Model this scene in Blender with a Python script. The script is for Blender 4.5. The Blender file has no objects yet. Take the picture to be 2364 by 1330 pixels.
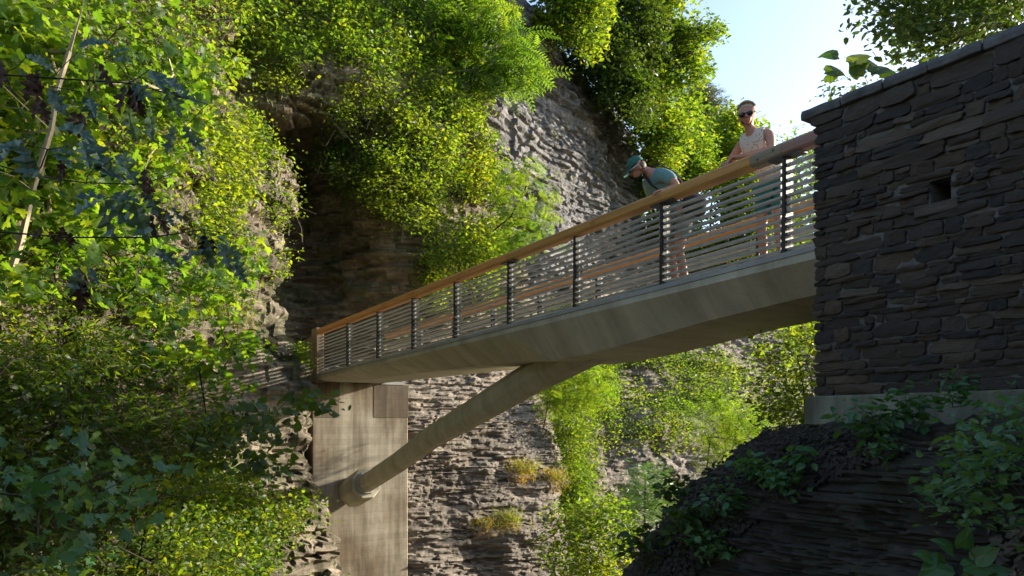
import bpy, math, random
import numpy as np
from mathutils import Vector, Matrix
from mathutils.bvhtree import BVHTree
random.seed(7)
rng = np.random.default_rng(11)
SC = bpy.context.scene
COL = SC.collection
R = math.radians
# ---------------------------------------------------------------- camera, light, exposure
F, CX, HY = 1700.0, 1182.0, 977.0          # focal length in photo pixels, centre column, horizon row
cam_d = bpy.data.cameras.new('camera'); cam = bpy.data.objects.new('camera', cam_d); COL.objects.link(cam)
cam.location = (0, 0, 0); cam.rotation_euler = (R(90), 0, 0)
cam_d.sensor_width = 36; cam_d.lens = F / 2364 * 36; cam_d.shift_y = (HY - 665) / 2364
cam_d.clip_start = 0.05; cam_d.clip_end = 2000
SC.camera = cam
SUN_AZ, SUN_EL = 66.0, 17.0                 # degrees from +Y towards +X, and above the horizon
w = bpy.data.worlds.new('World'); SC.world = w; w.use_nodes = True
nt = w.node_tree; bg = nt.nodes['Background']; sky = nt.nodes.new('ShaderNodeTexSky')
sky.sky_type = 'NISHITA'; sky.sun_disc = False; sky.sun_elevation = R(SUN_EL); sky.sun_rotation = R(SUN_AZ)
sky.air_density = 1.0; sky.dust_density = 1.6; sky.ozone_density = 1.5
nt.links.new(sky.outputs[0], bg.inputs[0]); bg.inputs[1].default_value = 0.15
sun_d = bpy.data.lights.new('sun', 'SUN'); sun = bpy.data.objects.new('sun', sun_d); COL.objects.link(sun)
sun_d.energy = 5.0; sun_d.angle = R(0.5); sun_d.color = (1.0, 0.90, 0.74)
SV = Vector((math.sin(R(SUN_AZ)) * math.cos(R(SUN_EL)), math.cos(R(SUN_AZ)) * math.cos(R(SUN_EL)), math.sin(R(SUN_EL))))
sun.rotation_euler = SV.to_track_quat('Z', 'Y').to_euler()
vs = SC.view_settings; vs.view_transform = 'Standard'; vs.look = 'None'; vs.gamma = 1; vs.use_curve_mapping = False
vs.exposure = 1.3
try:
    SC.cycles.max_bounces = 6; SC.cycles.diffuse_bounces = 4; SC.cycles.transmission_bounces = 4; SC.cycles.transparent_max_bounces = 6
    SC.cycles.caustics_reflective = False; SC.cycles.caustics_refractive = False; SC.cycles.sample_clamp_indirect = 4
except Exception: pass

# ---------------------------------------------------------------- helpers
def at(px, py, Y):
    return np.array([(px - CX) / F * Y, Y, (HY - py) / F * Y])
def tag(o, label=None, cat=None, group=None, kind=None):
    if label: o['label'] = label
    if cat: o['category'] = cat
    if group: o['group'] = group
    if kind: o['kind'] = kind
    return o
def empty(name, loc=(0, 0, 0), rz=0):
    o = bpy.data.objects.new(name, None); COL.objects.link(o); o.location = loc; o.rotation_euler = (0, 0, rz)
    o.empty_display_size = .1
    return o
def link(name, me, parent=None, mat=None):
    o = bpy.data.objects.new(name, me); COL.objects.link(o)
    if mat is not None and not me.materials: me.materials.append(mat)
    if parent is not None:
        o.parent = parent
    return o
def off(parent):
    r = np.zeros(3)
    while parent is not None: r = r + np.array(parent.location); parent = parent.parent
    return r
def mesh(name, V, Fs, smooth=False, var=None):
    """V (n,3); Fs list of faces or (m,k) array"""
    me = bpy.data.meshes.new(name)
    V = np.asarray(V, dtype=np.float32)
    if isinstance(Fs, np.ndarray):
        m, k = Fs.shape
        me.vertices.add(len(V)); me.vertices.foreach_set('co', V.ravel())
        me.loops.add(m * k); me.loops.foreach_set('vertex_index', Fs.astype(np.int32).ravel())
        me.polygons.add(m); me.polygons.foreach_set('loop_start', np.arange(0, m * k, k, dtype=np.int32))
        try: me.polygons.foreach_set('loop_total', np.full(m, k, dtype=np.int32))
        except Exception: pass
        me.update(calc_edges=True)
    else:
        me.from_pydata([tuple(map(float, v)) for v in V], [], Fs); me.update()
    if var is not None:
        a = me.attributes.new('var', 'FLOAT', 'FACE'); a.data.foreach_set('value', np.asarray(var, dtype=np.float32))
    me.polygons.foreach_set('use_smooth', np.full(len(me.polygons), bool(smooth)))
    return me
class MB:
    def __init__(s): s.v = []; s.f = []
    def add(s, V, Fs):
        b = len(s.v); s.v += [tuple(map(float, v)) for v in V]; s.f += [tuple(int(i) + b for i in f) for f in Fs]
    def box8(s, P):
        s.add(P, [(0, 3, 2, 1), (4, 5, 6, 7), (0, 1, 5, 4), (1, 2, 6, 5), (2, 3, 7, 6), (3, 0, 4, 7)])
    def box(s, a, b):
        (x0, y0, z0), (x1, y1, z1) = a, b
        s.box8([(x0, y0, z0), (x1, y0, z0), (x1, y1, z0), (x0, y1, z0), (x0, y0, z1), (x1, y0, z1), (x1, y1, z1), (x0, y1, z1)])
    def loft(s, rings, cap=True):
        k = len(rings[0]); V = [p for r in rings for p in r]; Fs = []
        for i in range(len(rings) - 1):
            for j in range(k):
                a = i * k + j; b = i * k + (j + 1) % k
                Fs.append((a, b, b + k, a + k))
        if cap:
            Fs.append(tuple(range(k - 1, -1, -1))); Fs.append(tuple(range((len(rings) - 1) * k, len(rings) * k)))
        s.add(V, Fs)
    def tube(s, pts, rad, k=6, cap=True):
        rings = []
        pts = [Vector(p) for p in pts]
        for i, p in enumerate(pts):
            d = (pts[min(i + 1, len(pts) - 1)] - pts[max(i - 1, 0)])
            d = d.normalized() if d.length > 1e-7 else Vector((0, 0, 1))
            a = d.cross(Vector((0, 0, 1)) if abs(d.z) < .9 else Vector((1, 0, 0))).normalized(); b = d.cross(a)
            r = rad[i] if hasattr(rad, '__len__') else rad
            rings.append([p + (a * math.cos(2 * math.pi * j / k) + b * math.sin(2 * math.pi * j / k)) * r for j in range(k)])
        s.loft(rings, cap)
    def build(s, name, mat, parent=None, smooth=False, bevel=0, seg=1):
        o_ = off(parent)
        me = mesh(name, np.array(s.v) - o_, s.f, smooth)
        if bevel:
            import bmesh
            bm = bmesh.new(); bm.from_mesh(me)
            bmesh.ops.recalc_face_normals(bm, faces=bm.faces)
            es = [e for e in bm.edges if len(e.link_faces) == 2 and e.calc_face_angle(0) > .3]
            bmesh.ops.bevel(bm, geom=es, offset=bevel, segments=seg, affect='EDGES', profile=.5)
            bm.to_mesh(me); bm.free()
            me.polygons.foreach_set('use_smooth', np.full(len(me.polygons), bool(smooth)))
        return link(name, me, parent, mat)

# lattice noise, vectorised
def _h(ix, iy, iz, seed):
    h = (ix.astype(np.int64) * 374761393 + iy.astype(np.int64) * 668265263 + iz.astype(np.int64) * 2147483647 + seed * 974711) & 0xffffffff
    h = ((h ^ (h >> 13)) * 1274126177) & 0xffffffff
    h = (h ^ (h >> 16)) & 0xffffffff
    h = (h * 2246822519) & 0xffffffff
    return ((h ^ (h >> 15)) & 0xffffff) / float(0xffffff)
def vnoise(P, seed=0):
    P = np.asarray(P, dtype=np.float64); i = np.floor(P).astype(np.int64); f = P - i; f = f * f * (3 - 2 * f)
    x, y, z = i[..., 0], i[..., 1], i[..., 2]; fx, fy, fz = f[..., 0], f[..., 1], f[..., 2]
    r = 0
    for dx in (0, 1):
        for dy in (0, 1):
            for dz in (0, 1):
                wgt = (fx if dx else 1 - fx) * (fy if dy else 1 - fy) * (fz if dz else 1 - fz)
                r = r + wgt * _h(x + dx, y + dy, z + dz, seed)
    return r * 2 - 1
def fbm(P, octv=4, seed=0):
    r = 0; a = 1.; t = 0; P = np.asarray(P, dtype=np.float64)
    for k in range(octv):
        r = r + a * vnoise(P * 2 ** k + 17.3 * k, seed + k); t += a; a *= .5
    return r / t
def rnd(n, *a):
    z = np.zeros_like(np.asarray(a[0])) ; b = list(a) + [z] * (3 - len(a))
    return _h(np.asarray(b[0]).astype(np.int64), np.asarray(b[1]).astype(np.int64), np.asarray(b[2]).astype(np.int64), n)

# ---------------------------------------------------------------- materials
def new_mat(name):
    m = bpy.data.materials.new(name); m.use_nodes = True; n = m.node_tree.nodes; l = m.node_tree.links
    return m, n, l, n['Principled BSDF']
def N(n, t, **kw):
    x = n.new(t)
    for k, v in kw.items():
        if k.startswith('i_'): x.inputs[int(k[2:]) if k[2:].isdigit() else k[2:].replace('_', ' ')].default_value = v
        else: setattr(x, k, v)
    return x
def ramp(n, stops):
    r = n.new('ShaderNodeValToRGB'); e = r.color_ramp.elements
    e[0].position, e[0].color = stops[0][0], (*stops[0][1], 1)
    e[1].position, e[1].color = stops[-1][0], (*stops[-1][1], 1)
    for p, c in stops[1:-1]:
        q = e.new(p); q.color = (*c, 1)
    return r
def mixc(n, l, fac, a, b, mode='MIX'):
    m = n.new('ShaderNodeMix'); m.data_type = 'RGBA'; m.blend_type = mode
    if isinstance(fac, (int, float)): m.inputs[0].default_value = fac
    else: l.new(fac, m.inputs[0])
    for v, i in ((a, 6), (b, 7)):
        if isinstance(v, tuple): m.inputs[i].default_value = (*v, 1)
        else: l.new(v, m.inputs[i])
    return m.outputs[2]
def coords(n, l, scale=(1, 1, 1), rot=(0, 0, 0)):
    tc = n.new('ShaderNodeTexCoord'); mp = n.new('ShaderNodeMapping'); mp.inputs['Scale'].default_value = scale; mp.inputs['Rotation'].default_value = rot
    l.new(tc.outputs['Object'], mp.inputs[0]); return mp.outputs[0]
def noise(n, l, vec, scale, detail=5, rough=.55):
    t = n.new('ShaderNodeTexNoise'); t.inputs['Scale'].default_value = scale; t.inputs['Detail'].default_value = detail; t.inputs['Roughness'].default_value = rough
    l.new(vec, t.inputs['Vector']); return t.outputs['Fac']
def bump(n, l, h, bsdf, strength=.5, dist=.02):
    b = n.new('ShaderNodeBump'); b.inputs['Strength'].default_value = strength; b.inputs['Distance'].default_value = dist
    l.new(h, b.inputs['Height']); l.new(b.outputs[0], bsdf.inputs['Normal']); return b
def rock_mat(name, c0, c1, c2, moss=None, moss_amt=.5, zs=9.0, sc=1.0):
    m, n, l, b = new_mat(name)
    v = coords(n, l, (1, 1, zs)); v2 = coords(n, l)
    a = noise(n, l, v, 1.1 * sc, 7, .65)
    r = ramp(n, [(.3, c0), (.5, c1), (.72, c2)]); l.new(a, r.inputs[0])
    big = noise(n, l, v2, .45 * sc, 4)
    rr = ramp(n, [(.38, (.62, .58, .52)), (.6, (1.05, 1.0, .95))]); l.new(big, rr.inputs[0])
    c = mixc(n, l, .8, r.outputs[0], rr.outputs[0], 'MULTIPLY')
    fine = noise(n, l, v2, 26 * sc, 4, .7)
    rf = ramp(n, [(.3, (.7, .7, .7)), (.7, (1.2, 1.2, 1.2))]); l.new(fine, rf.inputs[0])
    c = mixc(n, l, .6, c, rf.outputs[0], 'MULTIPLY')
    if moss:
        mm = noise(n, l, v2, 1.3, 6, .7); rm = ramp(n, [(.52 - .2 * moss_amt, (0, 0, 0)), (.62, (1, 1, 1))]); l.new(mm, rm.inputs[0])
        c = mixc(n, l, rm.outputs[0], c, moss)
    l.new(c, b.inputs['Base Color']); b.inputs['Roughness'].default_value = .85
    h = noise(n, l, coords(n, l, (1, 1, 5)), 14 * sc, 8, .75)
    bump(n, l, h, b, .9, .05 / sc)
    return m
M = {}
M['rock'] = rock_mat('shale_rock', (.07, .062, .054), (.21, .185, .16), (.38, .34, .285))
M['rock_left'] = rock_mat('mossy_shale_rock', (.07, .06, .046), (.22, .19, .145), (.42, .37, .29), (.07, .07, .03), .35)
M['rock_dark'] = rock_mat('brown_shale_rock', (.08, .07, .05), (.25, .21, .15), (.44, .375, .26), (.09, .10, .035), .35)  # mossy brown; base lifted in place of ambient light missing in the recess
M['rock_grey'] = rock_mat('grey_shale_rock', (.05, .052, .062), (.22, .225, .245), (.47, .47, .48), None, .5, 5.0, .6)
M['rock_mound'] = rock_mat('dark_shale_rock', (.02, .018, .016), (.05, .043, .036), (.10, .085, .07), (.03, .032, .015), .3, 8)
M['soil'] = rock_mat('soil', (.03, .024, .016), (.06, .05, .03), (.10, .085, .05), (.04, .055, .015), 1.0, 1.5)
M['bed'] = rock_mat('creek_bed_shale', (.12, .10, .085), (.24, .21, .17), (.36, .32, .26), None, 0, 1.5)

def concrete(name, col, dark, boards=False, streaks=False):
    m, n, l, b = new_mat(name)
    v = coords(n, l)
    a = noise(n, l, v, 2.2, 8, .7); r = ramp(n, [(.3, tuple(x * .82 for x in col)), (.7, tuple(x * 1.12 for x in col))]); l.new(a, r.inputs[0])
    c = r.outputs[0]
    if streaks:
        s = noise(n, l, coords(n, l, (3.2, 3.2, .22)), 1.3, 6, .65); rs = ramp(n, [(.36, dark), (.6, (1, 1, 1))]); l.new(s, rs.inputs[0])
        c = mixc(n, l, .85, c, rs.outputs[0], 'MULTIPLY')
        s2 = noise(n, l, coords(n, l, (.9, .9, .5)), 1.1, 5, .6); rs2 = ramp(n, [(.42, (.50, .38, .25)), (.60, (1.15, 1.13, 1.1))]); l.new(s2, rs2.inputs[0])
        c = mixc(n, l, .75, c, rs2.outputs[0], 'MULTIPLY')
    else:
        tcx = n.new('ShaderNodeTexCoord'); mpx = n.new('ShaderNodeMapping'); mpx.vector_type = 'TEXTURE'; mpx.inputs['Rotation'].default_value = (0, 0, 2.178); mpx.inputs['Scale'].default_value = (.16, 2.2, 2.2); l.new(tcx.outputs['Object'], mpx.inputs[0])
        s = noise(n, l, mpx.outputs[0], .55, 6, .65); rs = ramp(n, [(.35, dark), (.65, (1.05, 1.05, 1.05))]); l.new(s, rs.inputs[0])
        c = mixc(n, l, .7, c, rs.outputs[0], 'MULTIPLY')
    p = noise(n, l, v, 60, 3, .6); rp = ramp(n, [(.35, (.8, .8, .8)), (.6, (1.05, 1.05, 1.05))]); l.new(p, rp.inputs[0])
    c = mixc(n, l, .5, c, rp.outputs[0], 'MULTIPLY')
    h = noise(n, l, v, 25, 6, .7)
    if boards:
        sx = n.new('ShaderNodeSeparateXYZ'); l.new(v, sx.inputs[0])
        # horizontal board marks every 14 cm with a slightly different height each
        mth = n.new('ShaderNodeMath'); mth.operation = 'DIVIDE'; mth.inputs[1].default_value = .145; l.new(sx.outputs[2], mth.inputs[0])
        fr = n.new('ShaderNodeMath'); fr.operation = 'FRACT'; l.new(mth.outputs[0], fr.inputs[0])
        rl = ramp(n, [(.0, (.0, .0, .0)), (.05, (1, 1, 1))]); l.new(fr.outputs[0], rl.inputs[0])
        fl = n.new('ShaderNodeMath'); fl.operation = 'FLOOR'; l.new(mth.outputs[0], fl.inputs[0])
        wn = n.new('ShaderNodeTexWhiteNoise'); wn.noise_dimensions = '1D'; l.new(fl.outputs[0], wn.inputs['W'])
        rb = ramp(n, [(0, (.86, .86, .86)), (1, (1.08, 1.08, 1.08))]); l.new(wn.outputs[0], rb.inputs[0])
        c = mixc(n, l, .8, c, rb.outputs[0], 'MULTIPLY')
        ln = mixc(n, l, .45, (1, 1, 1), rl.outputs[0], 'MULTIPLY'); c = mixc(n, l, 1.0, c, ln, 'MULTIPLY')
        g = noise(n, l, coords(n, l, (1.5, 1.5, 40)), 2, 5, .6)
        h = mixc(n, l, .5, h, g); h = mixc(n, l, .5, h, rl.outputs[0])
    l.new(c, b.inputs['Base Color']); b.inputs['Roughness'].default_value = .78
    bump(n, l, h, b, .35, .012)
    return m
M['concrete'] = concrete('smooth_concrete', (.47, .445, .355), (.62, .60, .53))
M['concrete_top'] = concrete('deck_edge_concrete', (.33, .33, .32), (.8, .8, .8))
M['pier'] = concrete('board_marked_concrete', (.38, .345, .275), (.40, .36, .29), True, True)
M['footing'] = concrete('stained_footing_concrete', (.17, .18, .14), (.30, .30, .26), False, True)
M['pier_dark'] = concrete('brown_stained_concrete', (.20, .165, .115), (.4, .35, .28), True, True)

def wood(name, a_, b_, sc=1.):
    m, n, l, b = new_mat(name)
    v = coords(n, l, (1, 1, 1), (0, 0, 0))
    # grain runs along the bridge (local x of the rail objects)
    v = coords(n, l, (.6, 14, 14))
    g = noise(n, l, v, 2.2 * sc, 8, .65); r = ramp(n, [(.3, a_), (.68, b_)]); l.new(g, r.inputs[0])
    k = noise(n, l, coords(n, l, (1.2, 4, 4)), 2.0, 3, .5); rk = ramp(n, [(.28, (.35, .25, .18)), (.42, (1, 1, 1))]); l.new(k, rk.inputs[0])
    c = mixc(n, l, .6, r.outputs[0], rk.outputs[0], 'MULTIPLY')
    l.new(c, b.inputs['Base Color']); b.inputs['Roughness'].default_value = .6
    bump(n, l, g, b, .3, .004); return m
M['wood'] = wood('orange_timber', (.42, .175, .045), (.66, .31, .09))
M['wood_gold'] = wood('golden_timber', (.32, .155, .04), (.56, .29, .08))
M['wood_grey'] = wood('weathered_timber', (.15, .12, .075), (.28, .22, .14))
M['wood_red'] = wood('reddish_timber', (.20, .10, .075), (.34, .19, .15))
def simple(name, col, rough=.6, metal=0, nsc=0, amt=.25, bmp=0, spec=None):
    m, n, l, b = new_mat(name)
    if nsc:
        a = noise(n, l, coords(n, l), nsc, 6, .65); r = ramp(n, [(.3, tuple(x * (1 - amt) for x in col)), (.7, tuple(min(1, x * (1 + amt)) for x in col))]); l.new(a, r.inputs[0])
        l.new(r.outputs[0], b.inputs['Base Color'])
        if bmp: bump(n, l, a, b, .5, bmp)
    else: b.inputs['Base Color'].default_value = (*col, 1)
    b.inputs['Roughness'].default_value = rough; b.inputs['Metallic'].default_value = metal
    return m
M['steel'] = simple('galvanised_steel', (.33, .33, .31), .5, .3, 9, .22)
M['steel_dark'] = simple('dark_steel', (.045, .045, .045), .5, .6, 12, .2)
M['bolt'] = simple('rusty_bolt', (.05, .04, .035), .6, .5)
M['mortar'] = simple('mortar', (.10, .098, .093), .9, 0, 18, .35, .02)
M['bark'] = simple('bark', (.10, .08, .055), .9, 0, 16, .4, .02)
M['bark_dark'] = simple('dark_bark', (.035, .028, .02), .9, 0, 16, .4, .02)
M['bark_pale'] = simple('pale_bark', (.38, .31, .19), .8, 0, 7, .35, .01)
M['dead_leaf'] = simple('dead_leaf', (.07, .035, .02), .8, 0, 20, .4)
def stone_mat():
    m, n, l, b = new_mat('wall_stone')
    oi = n.new('ShaderNodeObjectInfo')
    tc = n.new('ShaderNodeTexCoord'); ad = n.new('ShaderNodeVectorMath'); ad.operation = 'ADD'
    sc = n.new('ShaderNodeVectorMath'); sc.operation = 'SCALE'; l.new(oi.outputs['Random'], sc.inputs['Scale']); sc.inputs[0].default_value = (37, 91, 53)
    l.new(tc.outputs['Object'], ad.inputs[0]); l.new(sc.outputs[0], ad.inputs[1])
    mp = n.new('ShaderNodeMapping'); mp.inputs['Scale'].default_value = (1, 1, 3); l.new(ad.outputs[0], mp.inputs[0])
    r = ramp(n, [(0, (.058, .054, .052)), (.2, (.125, .09, .064)), (.42, (.07, .07, .072)), (.6, (.17, .125, .085)), (.8, (.052, .052, .054)), (1, (.24, .185, .13))]); l.new(oi.outputs['Random'], r.inputs[0])
    a = noise(n, l, mp.outputs[0], 5, 8, .7); ra = ramp(n, [(.3, (.45, .42, .4)), (.7, (1.4, 1.35, 1.3))]); l.new(a, ra.inputs[0])
    c = mixc(n, l, .85, r.outputs[0], ra.outputs[0], 'MULTIPLY')
    l.new(c, b.inputs['Base Color']); b.inputs['Roughness'].default_value = .8
    h = noise(n, l, mp.outputs[0], 9, 9, .72); bump(n, l, h, b, 1.0, .05)
    return m
M['stone'] = stone_mat()
M['coping'] = simple('coping_stone', (.085, .085, .085), .85, 0, 7, .5, .03)
def leaf_mat(name, c0, c1, c2, trans=(.5, 1.0), tw=.5, rough=.45, gloss=.35):
    """c0 c1 c2: leaf colours the individual leaves are spread over; the light coming through is the same hue, stronger"""
    m, n, l, b = new_mat(name)
    at_ = n.new('ShaderNodeAttribute'); at_.attribute_name = 'var'
    oi = n.new('ShaderNodeObjectInfo')
    sm = n.new('ShaderNodeMath'); sm.operation = 'ADD'; l.new(at_.outputs['Fac'], sm.inputs[0])
    ml = n.new('ShaderNodeMath'); ml.operation = 'MULTIPLY'; ml.inputs[1].default_value = .15; l.new(oi.outputs['Random'], ml.inputs[0]); l.new(ml.outputs[0], sm.inputs[1])
    r = ramp(n, [(.05, c0), (.55, c1), (1.0, c2)]); l.new(sm.outputs[0], r.inputs[0])
    b.inputs['Roughness'].default_value = rough
    b.inputs['Specular IOR Level'].default_value = gloss
    l.new(r.outputs[0], b.inputs['Base Color'])
    tr = n.new('ShaderNodeBsdfTranslucent')
    g = n.new('ShaderNodeMix'); g.data_type = 'RGBA'; g.blend_type = 'MULTIPLY'; g.inputs[0].default_value = 1; g.clamp_result = False
    l.new(r.outputs[0], g.inputs[6]); g.inputs[7].default_value = (4.5, 3.6, 1.1, 1)
    l.new(g.outputs[2], tr.inputs[0])
    mx = n.new('ShaderNodeMixShader'); mx.inputs[0].default_value = tw
    l.new(b.outputs[0], mx.inputs[1]); l.new(tr.outputs[0], mx.inputs[2])
    l.new(mx.outputs[0], n['Material Output'].inputs[0])
    return m
M['leaf'] = leaf_mat('green_leaf', (.022, .060, .009), (.052, .108, .014), (.115, .15, .016))
M['leaf_maple'] = leaf_mat('maple_leaf', (.022, .062, .010), (.05, .11, .014), (.10, .15, .018), tw=.55)
M['leaf_yellow'] = leaf_mat('yellow_green_leaf', (.042, .095, .012), (.07, .125, .014), (.11, .14, .016))
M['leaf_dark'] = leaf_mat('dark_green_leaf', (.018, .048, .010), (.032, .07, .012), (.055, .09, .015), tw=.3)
M['leaf_oak'] = leaf_mat('sky_tinted_oak_leaf', (.022, .055, .040), (.032, .075, .052), (.045, .09, .055), tw=.18, rough=.3, gloss=.6)  # blue of the sky's reflection put into the base colour
M['leaf_teal'] = leaf_mat('cool_green_leaf', (.03, .095, .035), (.05, .13, .045), (.08, .145, .04), tw=.3, rough=.35, gloss=.5)  # cool tint of shaded leaves put into the colour; the cedar shares it
M['needle'] = leaf_mat('pine_needle', (.018, .035, .018), (.03, .05, .025), (.05, .065, .03), tw=.2)
M['grass'] = leaf_mat('grass_blade', (.05, .10, .012), (.09, .125, .02), (.19, .145, .06), tw=.45)
# ---------------------------------------------------------------- terrain and cliffs
CO = []       # coarse copies used to stand plants on the rock
def cinterp(A, t):
    """Catmull-Rom along axis 0 of A at positions t in [0,n-1]"""
    n = len(A); i = np.clip(np.floor(t).astype(int), 0, n - 2); f = (t - i)[:, None, None] if A.ndim == 3 else (t - i)[:, None]
    p0 = A[np.clip(i - 1, 0, n - 1)]; p1 = A[i]; p2 = A[i + 1]; p3 = A[np.clip(i + 2, 0, n - 1)]
    h = .5 * (2 * p1 + (p2 - p0) * f + (2 * p0 - 5 * p1 + 4 * p2 - p3) * f ** 2 + (3 * p1 - p0 - 3 * p2 + p3) * f ** 3)
    return h * .75 + (p1 + (p2 - p1) * f) * .25
def net(ctrl, nr, nc):
    C = np.asarray(ctrl, dtype=float)                   # rows x cols x 3
    def par(C, n):
        seg = np.linalg.norm(np.diff(C, axis=0), axis=2).mean(axis=1); s = np.concatenate([[0], np.cumsum(seg)]); s /= s[-1]
        return np.interp(np.linspace(0, 1, n), s, np.arange(len(C)))
    A = cinterp(C, par(C, nr))
    A = A.transpose(1, 0, 2); tc = par(C.transpose(1, 0, 2), nc)
    A = cinterp(A, tc).transpose(1, 0, 2)
    return A
def grid_faces(nr, nc):
    i = np.arange(nr - 1)[:, None] * nc + np.arange(nc - 1)[None, :]
    i = i.ravel(); return np.stack([i, i + 1, i + nc + 1, i + nc], 1)
def cliff(name, ctrl, nr, nc, mat, seed, layer=.09, ledge=.09, block=.07, big=.5, fine=.03, dip=(0, 0), bigs=.45, kind='structure', coarse=True, bw=1., mid=.18):
    A = net(ctrl, nr, nc)
    du = np.gradient(A, axis=1); dv = np.gradient(A, axis=0)
    nn = np.cross(du, dv); nn /= np.linalg.norm(nn, axis=2, keepdims=True) + 1e-9
    ref = -A / (np.linalg.norm(A, axis=2, keepdims=True) + 1e-9)
    if (nn * ref).sum() < 0: nn = -nn
    hn = nn.copy(); hn[..., 2] *= .35; hn /= np.linalg.norm(hn, axis=2, keepdims=True) + 1e-9
    if coarse:
        B = net(ctrl, 70, 70); CO.append(BVHTree.FromPolygons([tuple(v) for v in B.reshape(-1, 3)], [tuple(f) for f in grid_faces(70, 70)]))
    rs = np.random.default_rng(seed)
    X, Y, Z = A[..., 0], A[..., 1], A[..., 2]
    zz = Z + X * dip[0] + Y * dip[1] + .12 * fbm(A * .25, 2, seed + 5) + .03 * vnoise(A * 1.4, seed + 6)
    th = rs.uniform(.35, 1.0, 6000) ** 1.6 * layer * 2.0; th[rs.random(6000) < .08] *= 2.6
    cum = np.cumsum(th) + zz.min() - .5
    k = np.searchsorted(cum, zz); t = 1 - (cum[np.clip(k, 0, 5999)] - zz) / th[np.clip(k, 0, 5999)]
    uu = np.cumsum(np.linalg.norm(du[..., :2], axis=2), axis=1)
    wb = (.25 + rnd(seed + 1, k) * 1.1) * bw
    b1 = np.floor(uu / wb + rnd(seed + 2, k) * 50)
    lay = (rnd(seed + 3, k) - .5) * ledge * 2
    blk = (rnd(seed + 4, k, b1) - .5) * block * 2
    k2 = np.floor(k / 6.); b2 = np.floor(uu / (1.0 + rnd(seed + 9, k2) * 1.6) + rnd(seed + 8, k2) * 20)
    blk2 = (rnd(seed + 7, k2, b2) - .5) * block * 3.2
    rec = -np.clip(.22 - t, 0, 1) / .22 * .045
    d = lay + blk + blk2 + rec
    d = d * (.5 + .7 * np.clip(fbm(A * .35, 3, seed + 11) + .6, 0, 1.4))
    d = d + big * fbm(A * np.array([bigs, bigs, bigs * 1.3]), 3, seed + 12) + mid * fbm(A * np.array([1.1, 1.1, 3.]), 3, seed + 13) + fine * fbm(A * np.array([5., 5., 11.]), 3, seed + 14)
    P = A + hn * d[..., None]
    me = mesh(name, P.reshape(-1, 3), grid_faces(nr, nc), False)
    o = link(name, me, None, mat); tag(o, kind=kind)
    return o
def pnet(rows, cols):
    """rows: photo rows; cols: list of (px list or number, Y list or number)"""
    out = []
    for i, py in enumerate(rows):
        out.append([at(c[0][i] if hasattr(c[0], '__len__') else c[0], py, c[1][i] if hasattr(c[1], '__len__') else c[1]) for c in cols])
    return out
# left cliff, running from beside the camera to the far end of the bridge
rowsA = [1800, 1330, 1060, 900, 800, 700, 560, 400, 150, -200, -700]
cliff('left_cliff', pnet(rowsA, [
    (-900, 4.2), (-350, 5.6), (0, 7.7), (200, 9.4), (400, 12.0), (520, 13.8),
    ([740, 700, 640, 640, 600, 590, 600, 600, 470, 420, 380], 15.6),
    ([800, 775, 722, 712, 655, 640, 655, 655, 500, 450, 400], 16.3),
    ([780, 755, 700, 690, 630, 615, 630, 620, 470, 420, 370], 17.6),
    ([700, 690, 640, 600, 560, 540, 560, 540, 400, 350, 300], 20.5)]),
    430, 420, M['rock_left'], 21, layer=.07, ledge=.065, block=.065, big=.35, bw=.6)
# recess beyond the bridge end, overhanging lip and the overgrown spur above it
rowsB = [1100, 860, 760, 640, 540, 440, 340, 270, 190, 60, -100, -350]
def YB(*a): return list(a)
cliff('recessed_cliff', pnet(rowsB, [
    (350, YB(19, 19, 19, 19.5, 19.5, 19.5, 19.0, 18.0, 18.4, 20.5, 23, 27)),
    (560, YB(20, 20, 20, 20.3, 20.4, 20.2, 19.8, 18.2, 18.6, 20.5, 23, 27)),
    (690, YB(22.6, 22.6, 22.7, 22.8, 22.8, 22.4, 21.4, 19.0, 18.9, 20.7, 23.5, 28)),
    (790, YB(22.2, 22.2, 22.4, 22.6, 22.4, 21.8, 20.8, 19.6, 19.6, 21.3, 24, 29)),
    (890, YB(23, 23, 22.4, 21.8, 21.6, 20.9, 20.6, 20.4, 20.6, 22.2, 24.5, 30)),
    (1000, YB(25, 25, 23.4, 22.2, 22.0, 21.6, 21.6, 21.8, 22.4, 23.8, 25.5, 31)),
    (1110, YB(26, 26, 25.0, 23.6, 23.2, 23.6, 23.8, 24.2, 24.6, 25.6, 27, 32)),
    ([1225, 1225, 1225, 1210, 1180, 1160, 1145, 1125, 1110, 1095, 1075, 1050], YB(28, 28, 27, 25.4, 25.0, 25.6, 26.0, 26.4, 26.8, 27.5, 29, 34)),
    ([1205, 1205, 1205, 1190, 1155, 1130, 1110, 1095, 1080, 1060, 1040, 1020], YB(31, 31, 30, 29.5, 28.6, 28.6, 29, 29.5, 30, 31, 33, 38))]),
    380, 380, M['rock_dark'], 33, layer=.08, ledge=.11, block=.09, big=.45, bw=.7)
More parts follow.
